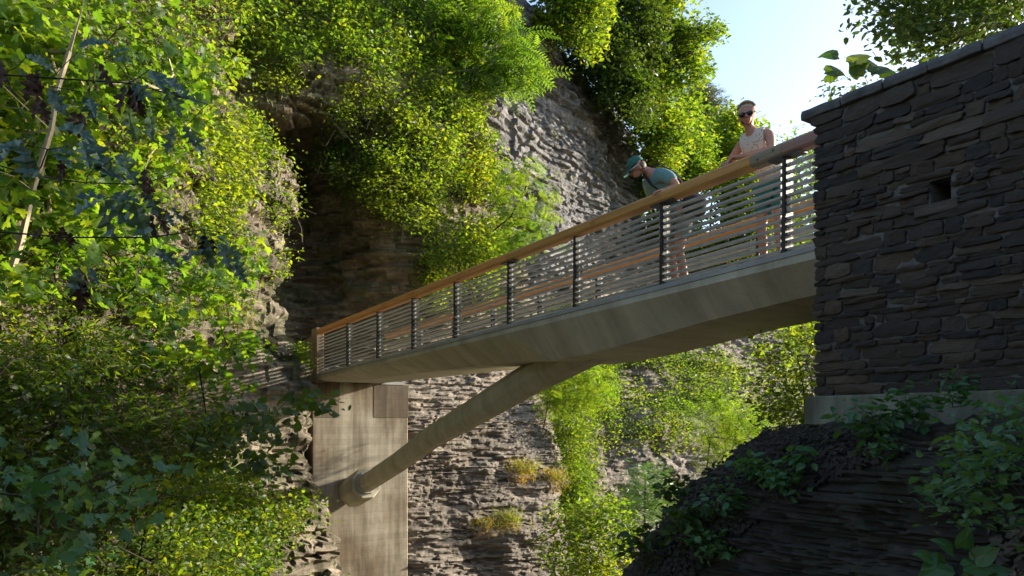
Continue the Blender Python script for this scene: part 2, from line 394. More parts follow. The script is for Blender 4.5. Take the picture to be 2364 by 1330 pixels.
# rock buttress beside the pier, under the bridge
rowsF = [1900, 1500, 1330, 1200, 1080, 980, 900, 850, 830]
cliff('rock_buttress', pnet(rowsF, [
    (640, [18.9, 19.1, 19.3, 19.5, 19.6, 19.7, 19.9, 21, 24]),
    (820, [19.1, 19.4, 19.6, 19.8, 19.9, 20, 20.2, 21.2, 24]),
    (945, [18.9, 19.3, 19.7, 20, 20.2, 20.3, 20.5, 21.4, 24]),
    (1060, [19.2, 19.8, 20.4, 20.9, 21.2, 21.4, 21.8, 22.4, 24]),
    (1170, [19.6, 20.4, 21.1, 21.8, 22.4, 22.8, 23.2, 23.6, 25]),
    ([1310, 1300, 1290, 1280, 1265, 1255, 1235, 1230, 1220], [20.4, 21.2, 22.0, 22.9, 23.7, 24.3, 24.8, 25, 26]),
    ([1330, 1325, 1310, 1300, 1285, 1275, 1255, 1240, 1230], [23, 23.6, 24.4, 25.2, 26, 26.4, 27, 27, 28]),
    ([1320, 1310, 1295, 1280, 1265, 1255, 1235, 1220, 1210], [28, 28, 28, 29, 29, 29, 30, 30, 32])]),
    400, 330, M['rock'], 44, layer=.055, ledge=.05, block=.05, big=.35, mid=.30, fine=.07, bw=.6)
# tall grey cliff behind
rowsC = [1000, 850, 700, 560, 430, 330, 230, 120, 0, -200]
colsC = [(960, 27, 21.5), (1090, 29, 21), (1190, 32, 20), (1290, 35, 18.9), (1370, 38.5, 18.5), (1435, 42.5, 18.2), (1475, 46, 17.8), (1465, 58, 17.4)]
cliff('grey_cliff', [[((px - CX) / F * Y, Y + back * 1.0, -4 + (zt + 4) * f + up) for px, Y, zt in colsC] for f, back, up in
      [(0, -1.2, 0), (.15, -.8, 0), (.3, -.4, 0), (.45, 0, 0), (.6, .2, 0), (.72, 0, 0), (.84, .3, 0), (.94, .6, 0), (1.0, 1.6, 0), (1.0, 7, 2.5)]],
    600, 420, M['rock_grey'], 55, layer=.14, ledge=.17, block=.13, big=.8, mid=.16, fine=.06, dip=(.10, -.06), bigs=.2, bw=.7)
# far bank under the bridge
rowsE = [1500, 1250, 1150, 1070, 1030, 980, 900, 820, 740, 640, 560]
cliff('far_bank', pnet(rowsE, [
    (1180, [26.5, 26.6, 26.8, 27, 27.3, 27.6, 28, 29, 31, 33, 36]),
    (1300, [27.3, 27.5, 27.8, 28, 28.3, 28.8, 29.6, 31, 33, 35, 38]),
    (1400, [28.8, 29, 29.3, 29.6, 30, 30.8, 32, 33.6, 36, 38.5, 41]),
    (1520, [30.8, 31, 31.3, 31.6, 32.2, 33, 34.4, 36.4, 39, 42, 45]),
    (1640, [33, 33.3, 33.6, 34, 34.8, 35.8, 37.4, 39.6, 42.5, 46, 49]),
    (1760, [36, 36.4, 36.8, 37.4, 38.2, 39.2, 41, 43.6, 46.5, 50, 54]),
    (1880, [41, 41.5, 42, 42.6, 43.5, 44.5, 46.5, 49, 52, 56, 60]),
    (1960, [48, 48.5, 49, 50, 51, 52, 54, 57, 60, 64, 68])]),
    330, 380, M['rock'], 66, layer=.13, ledge=.13, block=.10, big=.6, mid=.3, fine=.08)
# rocky mound that carries the wall
def mound():
    plan = [(6.9, -2.5), (5.2, 1.2), (4.0, 3.3), (3.2, 4.7), (2.55, 5.75), (2.35, 6.35), (2.55, 7.1), (3.2, 8.2), (4.6, 9.8), (8, 12)]
    nrm = [(-.83, -.55), (-.83, -.55), (-.83, -.55), (-.83, -.55), (-.9, -.4), (-1.0, -.05), (-.9, .4), (-.75, .65), (-.6, .8), (-.5, .86)]
    leftness = [0, 0, 0, 0.0, .45, 1, 1, 1, 1, 1]
    rows = []
    for z, of, ol in [(.12, -1.2, -1.2), (.03, -.1, -.25), (-.03, .12, .0), (-.15, .3, .22), (-.45, .5, .65), (-.8, .62, .98), (-1.2, .72, 1.25), (-1.9, .85, 1.7), (-3.2, 1.1, 2.5), (-6, 1.5, 4)]:
        rows.append([(p[0] + q[0] * (of * (1 - f) + ol * f), p[1] + q[1] * (of * (1 - f) + ol * f), z) for p, q, f in zip(plan, nrm, leftness)])
    return rows[::-1]
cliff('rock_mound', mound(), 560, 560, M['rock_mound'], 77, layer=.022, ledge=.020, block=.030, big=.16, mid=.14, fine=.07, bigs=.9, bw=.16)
# land behind the wall, where the bridge comes down on this side
rb = MB()
edge = [(3.55, 5.2), (3.9, 7.6), (4.9, 9.6), (7.6, 12), (13, 15), (26, 22), (60, 36), (60, -20), (9.6, -20), (6.6, -1.5)]
top = [(x, y, 1.5 + .02 * max(0, x)) for x, y in edge]; botm = [(x, y, -9) for x, y in edge]
n_ = len(edge)
rb.add(top + botm, [tuple(range(n_))] + [(i, i + n_, (i + 1) % n_ + n_, (i + 1) % n_) for i in range(n_)])
tag(rb.build('right_bank', M['soil']), kind='structure')
# gorge floor, the trail beyond the bridge and the far slope
g = MB(); g.add([(-1200, -1200, -9), (1200, -1200, -9), (1200, 1200, -9), (-1200, 1200, -9)], [(0, 1, 2, 3)]); tag(g.build('ground', M['bed']), kind='structure')
cliff('far_hillside', [[(x, 66 + 8 * i + .22 * abs(x) + (8 if x > 28 else 0), z * (1.0 if x < 12 else .8 if x < 20 else .55 if x < 30 else .3)) for x in (-60, -30, -10, 2, 10, 17, 24, 32, 45, 70)] for i, z in enumerate([-9, 3, 9, 14, 18, 21])], 80, 120, M['soil'], 88, layer=.5, ledge=.4, block=.4, big=1.5, bigs=.1)
cliff('unseen_rear_cliff', [[(x, -8 - .3 * i - 1.5 * math.cos(x * .3), z) for x in (14, 9, 4, -1, -6, -11, -16)] for i, z in enumerate([-9, -5, -2, 1, 3, 5, 6.5])], 90, 120, M['rock_dark'], 99, layer=.5, ledge=.2, block=.2, big=.8, bigs=.3, coarse=False)  # cliff added behind the camera, out of view, to cut the sky's fill light
def hit(px, py, maxd=200.):
    d = Vector(((px - CX) / F, 1, (HY - py) / F)); L = d.length; d.normalize(); best = None
    for b in CO:
        loc, nr, i, t = b.ray_cast(Vector((0, 0, 0)), d, maxd)
        if loc is not None and (best is None or t < best[2]):
            if nr.dot(d) > 0: nr = -nr
            best = (np.array(loc), np.array(nr), t)
    return best

# ---------------------------------------------------------------- the bridge
A_, B_ = 7.7, .6953                    # plan line of the near deck edge: X = A_ - B_*Y
UD = np.array([-.5709, .8210, -.0372]); WD = np.array([.8210, .5709, 0])
def P(Y, n, h): return np.array([A_ - B_ * Y + .821 * n, Y + .571 * n, 2.0 - .0453 * Y + h])
DW = 1.9
bridge = empty('footbridge', P(17.8, .95, 0))
tag(bridge, 'concrete footbridge with orange timber handrails and steel slat railings crossing the gorge', 'footbridge')
def st(name, secs, mat, bev=0):
    m = MB(); m.loft([[P(Y, n, h) for n, h in sec] for Y, sec in secs]); return m.build(name, mat, bridge, bevel=bev)
dd = [(18.05, .12, .25), (17.6, .20, .40), (16.5, .27, .46), (15, .335, .48), (13.5, .40, .47), (12.3, .46, .44), (11.3, .52, .40), (10.6, .60, .34), (10.1, .60, .32), (9.6, .58, .31), (9, .53, .30), (8.2, .46, .30), (7.4, .42, .30), (6.6, .39, .30), (5.0, .36, .30)]
st('deck_slab', [(Y, [(0, -.055), (0, -.13), (n1, -d), (DW - n1, -d), (DW, -.13), (DW, -.055)]) for Y, d, n1 in dd], M['concrete'])
st('deck_edge_strip', [(Y, [(-.012, 0), (-.012, -.053), (DW + .012, -.053), (DW + .012, 0)]) for Y in (18.05, 15, 12, 9, 5.0)], M['concrete_top'])
# strut: swept octagon in the centre plane of the bridge
sp = [(17.25,-1.45,.20,.21),(15.85,-.88,.20,.21),(14.5,-.27,.20,.22),(13.4,.13,.205,.24),(12.5,.46,.22,.25),(11.7,.76,.25,.25),(10.9,1.0,.30,.24),(10.1,1.18,.34,.18),(9.4,1.30,.34,.10)]
m = MB(); rings = []
for i, (Y, z, hw, hh) in enumerate(sp):
    a = sp[max(0, i - 1)]; b = sp[min(len(sp) - 1, i + 1)]
    sl = math.atan2(b[1] - a[1], (a[0] - b[0]) / .821)     # rise along the strut towards this side
    ring = []
    for k in range(8):
        an = math.pi / 8 + k * math.pi / 4; x = math.cos(an) * hw * 1.08; y = math.sin(an) * hh * 1.08
        dY = -(-math.sin(sl) * y) * .821; dz = math.cos(sl) * y
        p = P(Y, .95 + x, 0); p = p + np.array([-B_ * dY * 1.0, dY, 0]); p[2] = z + dz
        ring.append(p)
    rings.append(ring)
m.loft(rings); m.build('strut', M['concrete'], bridge)
# foot block of the strut on the pier face: octagonal collar
m = MB(); ax = np.array(rings[1]).mean(0) - np.array(rings[0]).mean(0); ax /= np.linalg.norm(ax); c0 = np.array(rings[0]).mean(0)
def oct_ring(c, s):
    return [c + (np.array(p) - c0) * s for p in rings[0]]
m.loft([oct_ring(c0 - ax * .92, 1.75), oct_ring(c0 - ax * .02, 1.75)]); m.build('strut_socket', M['concrete'], bridge, bevel=.02)
m = MB(); m.loft([oct_ring(c0 - ax * .03, 1.22), oct_ring(c0 + ax * .05, 1.22)]); m.build('socket_collar', M['concrete'], bridge)
# pier
def pq(Y0, n, z, back=0.): 
    p = P(Y0, n, 0) + UD * back; p[2] = z; return p
def pbox(m, Y0, n0, n1, z0, z1, b0, b1):
    m.box8([pq(Y0, n0, z0, b0), pq(Y0, n1, z0, b0), pq(Y0, n1, z0, b1), pq(Y0, n0, z0, b1), pq(Y0, n0, z1, b0), pq(Y0, n1, z1, b0), pq(Y0, n1, z1, b1), pq(Y0, n0, z1, b1)])
pier = MB(); pbox(pier, 18.0, -.06, 2.52, -9, 1.02, 0, 1.3); pier = pier.build('pier', M['pier'], bridge, bevel=.02)
for n0, n1 in ((-.063, .62), (1.55, 2.523)):
    m = MB(); pbox(m, 18.0, n0, n1, .14, 1.0, -.008, .2); m.build('corbel_panel', M['pier_dark'], bridge, bevel=.004)
m = MB(); pbox(m, 18.0, 1.75, 2.4, 1.0, 1.08, -.02, .6); m.build('bearing_pad', M['concrete_top'], bridge)
# end post and curved side wall at the far end
m = MB(); Ye = 17.85
q = [P(Ye, -.03, -.2), P(Ye, .16, -.2), P(Ye + .28, .16, -.2), P(Ye + .28, -.03, -.2)]
m.box8(q + [p + np.array([0, 0, 1.33]) for p in q]); m.build('end_post', M['pier'], bridge, bevel=.012)
m = MB(); rr = []
for i in range(9):
    t = i / 8; p = P(Ye + .25, .05, 0) + np.array([-.55 * t - .7 * t * t, 1.9 * t, 0]); zt = p[2] + 1.08 - .10 * t - .08 * t * t
    rr.append([(p[0], p[1], .3), (p[0] + .16, p[1] + .03, .3), (p[0] + .16, p[1] + .03, zt), (p[0], p[1], zt)])
m.loft(rr); m.build('side_wall', M['pier'], bridge)

posts_px = [800, 868, 950, 1047, 1172, 1325, 1525, 1808]
# even spacing along the bridge, as measured from the photograph
YP = [13090. / x for x in posts_px]; YP = [16.36, 15.05, 13.77, 12.49, 11.17, 9.88, 8.58, 7.24, 5.92]
ends = [17.83] + YP
H_R = 1.085                              # top of the handrail
def orient(o, a, b):
    """put a mesh built along local x (0..L) so that it runs from a to b"""
    a = Vector(a); b = Vector(b); x = (b - a).normalized(); y = Vector(WD.tolist()); y = (y - x * y.dot(x)).normalized(); z = x.cross(y)
    if z.z < 0: z = -z; y = -y
    mt = Matrix(((x.x, y.x, z.x, a.x), (x.y, y.y, z.y, a.y), (x.z, y.z, z.z, a.z), (0, 0, 0, 1)))
    o.parent = bridge; o.matrix_parent_inverse = Matrix.Translation(-bridge.location); o.matrix_basis = mt
bridge.matrix_world = Matrix.Translation(bridge.location)
slat_me = {}
def bar_mesh(name, L, w_, h_, mat, cham=0):
    key = (name, round(L, 2))
    if key in slat_me: return slat_me[key]
    m = MB()
    if cham:
        c = cham; sec = [(-w_ / 2 + c, -h_ / 2), (w_ / 2 - c, -h_ / 2), (w_ / 2, -h_ / 2 + c), (w_ / 2, h_ / 2 - c), (w_ / 2 - c, h_ / 2), (-w_ / 2 + c, h_ / 2), (-w_ / 2, h_ / 2 - c), (-w_ / 2, -h_ / 2 + c)]
    else: sec = [(-w_ / 2, -h_ / 2), (w_ / 2, -h_ / 2), (w_ / 2, h_ / 2), (-w_ / 2, h_ / 2)]
    m.loft([[(x, y, z) for y, z in sec] for x in (0, L)])
    me = mesh(name, m.v, m.f); me.materials.append(mat); slat_me[key] = me; return me
NS = 12
for side, n0 in ((0, .05), (1, DW - .05)):
    sgn = 1 if side == 0 else -1
    # posts: a narrow front bar, a deep plate behind it, and a short foot bracket
    for Y in YP:
        o = empty('post', P(Y, n0, 0)); 
        def pb(m, n_a, n_b, half, h0, h1, sh=0.):
            c = P(Y, 0, 0) + UD * sh
            def q(n, u, h): return c + WD * n + UD * u * 1.0 + np.array([0, 0, h])
            m.box8([q(n_a, -half, h0), q(n_b, -half, h0), q(n_b, half, h0), q(n_a, half, h0), q(n_a, -half, h1), q(n_b, -half, h1), q(n_b, half, h1), q(n_a, half, h1)])
        m = MB()
        a, b = (n0 - .045, n0 + .075) if side == 0 else (n0 - .075, n0 + .045)
        pb(m, a, b, .024, 0, H_R - .135, -.005)
        me = m.build('post', M['steel_dark'], bridge, bevel=.002)
        bpy.data.objects.remove(o)
        m = MB(); f0 = a - .012 if side == 0 else b
        pb(m, f0, f0 + .012, .024, .0, .36, -.005); pb(m, f0, f0 + .012, .015, .36, H_R - .13, -.005); m.build('front_bar', M['steel_dark'], me, bevel=.002)
        me_l = me
    for i in range(len(ends) - 1):
        Ya, Yb = ends[i], ends[i + 1]
        for k in range(NS):
            h = .035 + k * .0755
            p0 = P(Ya, n0 - .005 * sgn, h) - UD * .03 * (1 if i else 0); p1 = P(Yb, n0 - .005 * sgn, h) + UD * .035
            L = float(np.linalg.norm(np.array(p1) - np.array(p0)))
            o = bpy.data.objects.new('slat', bar_mesh('slat', L, .054, .023, M['steel'])); COL.objects.link(o); orient(o, p0, p1)
        # fixing strips that the slats are bolted to, on both sides of each post
        for Yc, s_ in ((Ya, -1), (Yb, 1)):
            if i == 0 and s_ == -1: continue
            m = MB()
            c = P(Yc, n0, 0) + UD * s_ * .055
            def q(n, u, h): return c + WD * n + UD * u + np.array([0, 0, h])
            m.box8([q(-.014, -.003, .01), q(.014, -.003, .01), q(.014, .003, .01), q(-.014, .003, .01), q(-.014, -.003, .90), q(.014, -.003, .90), q(.014, .003, .90), q(-.014, .003, .90)])
            m.build('slat_strip', M['steel'], bridge)
    # timber handrail in lengths
    hr = [(17.83, 16.36, 'wood'), (16.36, 11.17, 'wood'), (11.17, 8.56, 'wood_gold'), (8.56, 7.54, 'wood_gold'), (7.54, 7.24, 'wood_grey'), (7.24, 5.2, 'wood_red')] if side == 0 else \
         [(17.83, 13.77, 'wood'), (13.77, 9.88, 'wood'), (9.88, 7.24, 'wood'), (7.24, 5.2, 'wood')]
    for Ya, Yb, mt in hr:
        zc = H_R - .062
        p0 = P(Ya, n0, zc) ; p1 = P(Yb, n0, zc) + UD * .004; L = float(np.linalg.norm(p1 - p0))
        me = bar_mesh('handrail_' + mt, L, .16, .135, M[mt], .028); 
        o = bpy.data.objects.new('handrail', me); COL.objects.link(o); orient(o, p0, p1)
        if mt == 'wood_grey':
            o['label'] = 'grey weathered joint length of the handrail'
            for t_, hh in ((.25, -.02), (.75, .012)):
                c = p0 + (p1 - p0) * t_ - WD * .076 + np.array([0, 0, hh]); mb = MB()
                mb.tube([c - WD * .006, c + WD * .004], .012, 8); mb.build('bolt', M['bolt'], bridge)
    for Y in ([11.17, 8.58, 7.24] if side == 0 else [9.88, 7.24]):
        m = MB(); c = P(Y, n0, H_R - .128)
        def q(n, u, h): return c + WD * n + UD * u + np.array([0, 0, h])
        m.box8([q(-.07, -.19, -.016), q(.07, -.19, -.016), q(.07, .16, -.016), q(-.07, .16, -.016), q(-.07, -.19, 0), q(.07, -.19, 0), q(.07, .16, 0), q(-.07, .16, 0)])
        m.build('rail_bracket', M['steel_dark'], bridge)

# ---------------------------------------------------------------- stone wall
WO = np.array([2.647, 6.40, 0]); WT = np.array([.5508, -.8346, 0]); WN = np.array([-.8346, -.5508, 0])   # origin, direction to the right, outward normal
def Wp(t, d, z): return WO + WT * t + WN * d + np.array([0, 0, z])
wall = empty('stone_wall', tuple(Wp(0, 0, 0)))
tag(wall, 'dark rubble stone abutment wall with a small square opening, on a concrete footing', 'stone wall')
wall.matrix_world = Matrix.Translation(wall.location)
HOLE = (.96, 1.11, 1.67, 1.84)            # t0 t1 z0 z1
def hole_px():
    pass
def stone_mesh(seed, nx=7, ny=3, nz=5):
    """unit stone: x -.5..+.5, z -.5...5, front face at +y, thickness 1; rounded, chipped front"""
    V = []; Fs = []
    for k in range(nz):
        for i in range(nx):
            x = -.5 + i / (nx - 1); z = -.5 + k / (nz - 1)
            V.append((x, z))
    V = np.array(V); r_ = np.random.default_rng(seed)
    e = np.maximum(np.abs(V[:, 0]) * 2, np.abs(V[:, 1]) * 2)
    q = np.stack([V[:, 0] * 3 + seed * 9.1, V[:, 1] * 2.2, np.zeros(len(V))], 1)
    nz_ = fbm(q, 3, seed)
    front = .5 - .20 * np.clip(e - .78, 0, 1) ** 1.0 + .15 * nz_ + (V[:, 0] * r_.uniform(-.12, .12)) + V[:, 1] * r_.uniform(-.16, .08)
    jx = V[:, 0] + .035 * np.where(np.abs(V[:, 0]) > .45, fbm(q + 5, 2, seed + 1), 0) * 2 * 1.2
    jz = V[:, 1] + .10 * np.where(np.abs(V[:, 1]) > .45, fbm(q * 1.3 + 9, 2, seed + 2), 0) * 1.6
    # slightly skewed outline with rounded corners
    jz = jz * (1 - .22 * (np.abs(V[:, 0]) * 2) ** 6) + V[:, 0] * r_.uniform(-.16, .16)
    jx = jx * (1 - .05 * (np.abs(V[:, 1]) * 2) ** 4)
    F1 = np.stack([jx, front, jz], 1); F0 = np.stack([jx, np.full(len(V), -.5), jz], 1)
    VV = np.concatenate([F1, F0]); n = nx * nz
    g_ = grid_faces(nz, nx); Fs = [tuple(f) for f in g_] 
    loop = [i for i in range(nx)] + [k * nx + nx - 1 for k in range(1, nz)] + [(nz - 1) * nx + i for i in range(nx - 2, -1, -1)] + [k * nx for k in range(nz - 2, 0, -1)]
    for a, b in zip(loop, loop[1:] + loop[:1]): Fs.append((a, a + n, b + n, b))
    me = mesh('stone', VV, Fs); me.materials.append(M['stone']); return me
SM = [stone_mesh(100 + i) for i in range(22)]
rz_w = math.atan2(WT[1], WT[0])
def mtx(t, d, z, sx, sy, sz, tilt=0):
    p = Wp(t, d, z); x = Vector(WT); y = Vector(WN); z_ = Vector((0, 0, 1))
    if tilt: q = Matrix.Rotation(tilt, 3, y); x = q @ x; z_ = q @ z_
    return Matrix(((x.x * sx, y.x * sy, z_.x * sz, p[0]), (x.y * sx, y.y * sy, z_.y * sz, p[1]), (x.z * sx, y.z * sy, z_.z * sz, p[2]), (0, 0, 0, 1)))
WTOP = 2.66; WT_END = 7.5; Z0 = .235
mass = MB(); placed = 0; stones = []
rs = random.Random(5)
z = Z0
while z < WTOP - .03:
    hgt = rs.choice([.045, .055, .065, .075, .09, .105, .12]); hgt = min(hgt, WTOP - z)
    if WTOP - z - hgt < .035: hgt = WTOP - z
    t = -.02 + rs.uniform(-.022, .025); first = True
    while t < WT_END:
        L = max(.07, rs.choice([.10, .14, .17, .2, .25, .31, .38]) * rs.uniform(.8, 1.2) * (.75 + hgt * 3.2))
        if t < 1.9 or rs.random() < 1:
            # a stone may be split into two thin ones
            parts = [(z, hgt)]
            if hgt > .095 and rs.random() < .35: s_ = rs.uniform(.4, .6); parts = [(z, hgt * s_), (z + hgt * s_, hgt * (1 - s_))]
            for zz_, hh in parts:
                if not (t + L > HOLE[0] and t < HOLE[1] and zz_ + hh > HOLE[2] - .05 and zz_ < HOLE[3]):
                    stones.append((t, L, zz_, hh, first))
                elif t < HOLE[0] - .05: stones.append((t, HOLE[0] - t, zz_, hh, first))
                elif t + L > HOLE[1] + .05: stones.append((HOLE[1], t + L - HOLE[1], zz_, hh, first))
        t += L; first = False
    z += hgt
mass_v = []; cnt = 0
for (t, L, zz_, hh, first) in stones:
    dep = .16; prow = rs.uniform(-.012, .022)
    me = rs.choice(SM); tl = rs.uniform(-.035, .035)
    gap = .007
    Mx = mtx(t + L / 2, -dep / 2 + .012 + prow, zz_ + hh / 2, max(.03, L - gap), dep, max(.02, hh - gap * .8), tl)
    if cnt < 296 and t < 1.75:
        o = bpy.data.objects.new('stone', me); COL.objects.link(o); o.parent = wall; o.matrix_parent_inverse = Matrix.Translation(-wall.location); o.matrix_basis = Mx; cnt += 1
    else:
        mass.add([Mx @ v.co for v in me.vertices], [tuple(p.vertices) for p in me.polygons])
o = mass.build('stones_beyond', M['stone'], wall); tag(o, kind='stuff')
# quoins on the end face
m_ = None; z = Z0
while z < WTOP - .02:
    hgt = rs.uniform(.07, .15); hgt = min(hgt, WTOP - z)
    dd_ = -.15
    while dd_ > -.44:
        L = min(rs.uniform(.12, .25), .46 + dd_)
        if L < .05: break
        me = rs.choice(SM); p = Wp(-.0 + .045, dd_ - L / 2, z + hgt / 2); x = Vector(WN) * (L - .012); y = -Vector(WT) * .14; z_ = Vector((0, 0, hgt - .01))
        Mx = Matrix(((x.x, y.x, z_.x, p[0]), (x.y, y.y, z_.y, p[1]), (x.z, y.z, z_.z, p[2]), (0, 0, 0, 1)))
        o = bpy.data.objects.new('end_stone', me); COL.objects.link(o); o.parent = wall; o.matrix_parent_inverse = Matrix.Translation(-wall.location); o.matrix_basis = Mx
        dd_ -= L
    z += hgt
m = MB()
def wbox(m, t0, t1, d0, d1, z0, z1):
    m.box8([Wp(t0, d0, z0), Wp(t1, d0, z0), Wp(t1, d1, z0), Wp(t0, d1, z0), Wp(t0, d0, z1), Wp(t1, d0, z1), Wp(t1, d1, z1), Wp(t0, d1, z1)])
hd = -.012
for a in ((0.06, HOLE[0] - .0, Z0, WTOP), (HOLE[1], WT_END, Z0, WTOP), (HOLE[0], HOLE[1], Z0, HOLE[2]), (HOLE[0], HOLE[1], HOLE[3], WTOP)):
    wbox(m, a[0], a[1], hd, -.40, a[2], a[3])
wbox(m, HOLE[0] - .002, HOLE[1] + .002, -.38, -.44, HOLE[2] - .01, HOLE[3] + .01)
m.build('mortar', M['mortar'], wall)
m = MB(); wbox(m, HOLE[0] - .10, HOLE[1] + .07, .04, -.1, HOLE[2] - .095, HOLE[2] - .012); m.build('sill_stone', M['stone'], wall, bevel=.008)
# coping slabs
t = -.13; i = 0
for L in (.38, .37, .35, .38, .45, .4, .5, .5, .5, .6, .6, .6, .6, .6, .7):
    m = MB(); ct = rs.uniform(.0, .02); zc = rs.uniform(-.006, .006)
    e0 = .04 + rs.uniform(-.012, .012); 
    V = []
    nseg = 5; rings = []
    for k in range(nseg + 1):
        tt = t + (L - .012) * k / nseg; f = rs.uniform(-.008, .008)
        rings.append([Wp(tt, e0 + f, WTOP + .002), Wp(tt, e0 + f + .006, WTOP + .05), Wp(tt, e0 - .01 + f, WTOP + .088 + zc), Wp(tt, -.46, WTOP + .094 + zc), Wp(tt, -.47, WTOP + .002)])
    m.loft(rings); m.build('coping_stone', M['coping'], wall, bevel=.006); t += L
m = MB(); wbox(m, -.09, WT_END, .055, -.46, -.02, Z0 - .002); m.build('footing', M['footing'], wall, bevel=.012)
# ---------------------------------------------------------------- leaves, branches, plants
def T_(pts, tris, curl=0.): return (np.array(pts, dtype=float), np.array(tris, dtype=int))
def fan(outline, zc=0.0, droop=.0):
    """a leaf from its outline (x along the midrib, y across), folded a little along the midrib and drooping at the tip"""
    o = np.array(outline, dtype=float); c = np.array([.42, 0.])
    V = [(c[0], c[1], 0)] + [(x, y, abs(y) * zc - droop * x * x) for x, y in o]
    n = len(o); return T_(V, [(0, i + 1, (i + 1) % n + 1) for i in range(n)])
LT = {}
LT['rhomb'] = T_([(0, 0, 0), (.45, .28, .07), (1, 0, -.08), (.45, -.28, .07)], [(0, 2, 1), (0, 3, 2)])
LT['oval'] = T_([(0, 0, 0), (.3, .26, .06), (.72, .24, .03), (1.05, 0, -.12), (.72, -.24, .03), (.3, -.26, .06), (.5, 0, 0)], [(0, 6, 1), (1, 6, 2), (2, 6, 3), (3, 6, 4), (4, 6, 5), (5, 6, 0)])
LT['lance'] = T_([(0, 0, 0), (.4, .13, .04), (1, 0, -.1), (.4, -.13, .04)], [(0, 2, 1), (0, 3, 2)])
mp_ = [(0, 0), (-.10, .22), (.02, .52), (.14, .36), (.26, .62), (.42, .50), (.55, .56), (.50, .32), (.56, .16), (.74, .24), (.80, .14), (1.0, 0)]
LT['maple'] = fan(mp_ + [(x, -y) for x, y in mp_[-2:0:-1]], .12, .18)
ok_ = [(0, 0), (.12, .06), (.22, .20), (.30, .07), (.42, .30), (.48, .24), (.50, .08), (.62, .31), (.70, .25), (.68, .08), (.82, .20), (.86, .07), (1.0, 0)]
def strip(half, fold, droop):
    V = []; T = []
    for x, y in half: V += [(x, 0, -droop * x * x), (x, y, fold * y - droop * x * x), (x, -y, fold * y - droop * x * x)]
    for i in range(len(half) - 1):
        a = 3 * i; b = a + 3; T += [(a, b, a + 1), (a + 1, b, b + 1), (a, a + 2, b), (a + 2, b + 2, b)]
    return T_(V, T)
LT['oak'] = strip([(0, .01), (.10, .015), (.16, .07), (.25, .17), (.30, .15), (.33, .05), (.42, .12), (.52, .27), (.57, .24), (.56, .06), (.66, .14), (.78, .23), (.80, .16), (.79, .05), (.88, .10), (1.0, .0)], .35, .25)
LT['oak_fan'] = fan(ok_ + [(x, -y) for x, y in ok_[-2:0:-1]], .22, .22)
LT['heart'] = fan([(0, 0), (-.08, .18), (.05, .36), (.3, .42), (.6, .32), (.85, .14), (1.05, 0), (.85, -.14), (.6, -.32), (.3, -.42), (.05, -.36), (-.08, -.18)], .15, .2)
def frond_t(nl=8, w=.26):
    V = []; Fs = []
    for i in range(nl):
        x = .12 + .85 * i / nl; L = w * math.sin(math.pi * (.18 + .75 * i / nl)) + .03
        for s in (-1, 1):
            b = len(V); hw = .032
            V += [(x, 0, -.25 * x * x), (x + hw + .05, s * L * .45, -.25 * x * x + .0), (x + .10, s * L, -.25 * x * x - .05), (x - hw + .05, s * L * .55, -.25 * x * x)]
            Fs += [(b, b + 1, b + 2), (b, b + 2, b + 3)]
    return T_(V, Fs)
LT['frond'] = frond_t()
LT['frond_small'] = frond_t(5, .34)
LT['tuft'] = T_([(0, .02, 0), (0, -.02, 0), (1, .10, .06), (0, .0, .02), (0, 0, -.02), (.95, -.12, .10), (.02, 0, 0), (0, .02, 0), (.9, .02, -.16), (0, 0, .02), (0, -.02, 0), (.85, .28, 0), (0, .02, .02), (0, 0, 0), (.85, -.30, -.02)], [(0, 1, 2), (3, 4, 5), (6, 7, 8), (9, 10, 11), (12, 13, 14)])
LT['blade'] = T_([(0, .012, 0), (0, -.012, 0), (.5, .012, .10), (.5, -.012, .10), (1, 0, -.05)], [(0, 1, 3), (0, 3, 2), (2, 3, 4)])

def place_leaves(C, size, tmpl, g, up=(0, 0, 1), tilt=.6, droop=.2, outdir=None, bias=None):
    """C (n,3) leaf bases; random heading, normal scattered about 'up'; returns verts, tris, var"""
    V, T = LT[tmpl]; n = len(C)
    a = g.uniform(0, 2 * math.pi, n)
    d = np.stack([np.cos(a), np.sin(a), -droop + g.normal(0, .35, n)], 1)
    if outdir is not None: d = d * .8 + outdir
    if bias is not None: d = d + np.array(bias)
    d /= np.linalg.norm(d, axis=1, keepdims=True) + 1e-9
    nn = np.array(up) + g.normal(0, tilt, (n, 3)); nn = nn - (nn * d).sum(1, keepdims=True) * d; nn /= np.linalg.norm(nn, axis=1, keepdims=True) + 1e-9
    b = np.cross(nn, d)
    s = size * g.uniform(.45, 1.4, n)
    W = C[:, None, :] + s[:, None, None] * (V[None, :, 0:1] * d[:, None, :] + V[None, :, 1:2] * b[:, None, :] + V[None, :, 2:3] * nn[:, None, :])
    F_ = (T[None] + (np.arange(n) * len(V))[:, None, None]).reshape(-1, 3)
    return W.reshape(-1, 3), F_, n, len(T)
def foliage(name, parent, C, size, tmpl, mat, g, var=None, smooth=False, **kw):
    C = np.asarray(C); W, F_, n, k = place_leaves(C, size, tmpl, g, **kw)
    v = g.random(n) if var is None else var
    v = np.clip(.55 * v + .45 * (fbm(C * 1.1, 2, 3) * .8 + .5), 0, 1)     # neighbouring leaves are alike in age and tint
    me = mesh(name, W - off(parent), F_, smooth, np.repeat(v, k)); me.materials.append(M[mat])
    return link(name, me, parent)
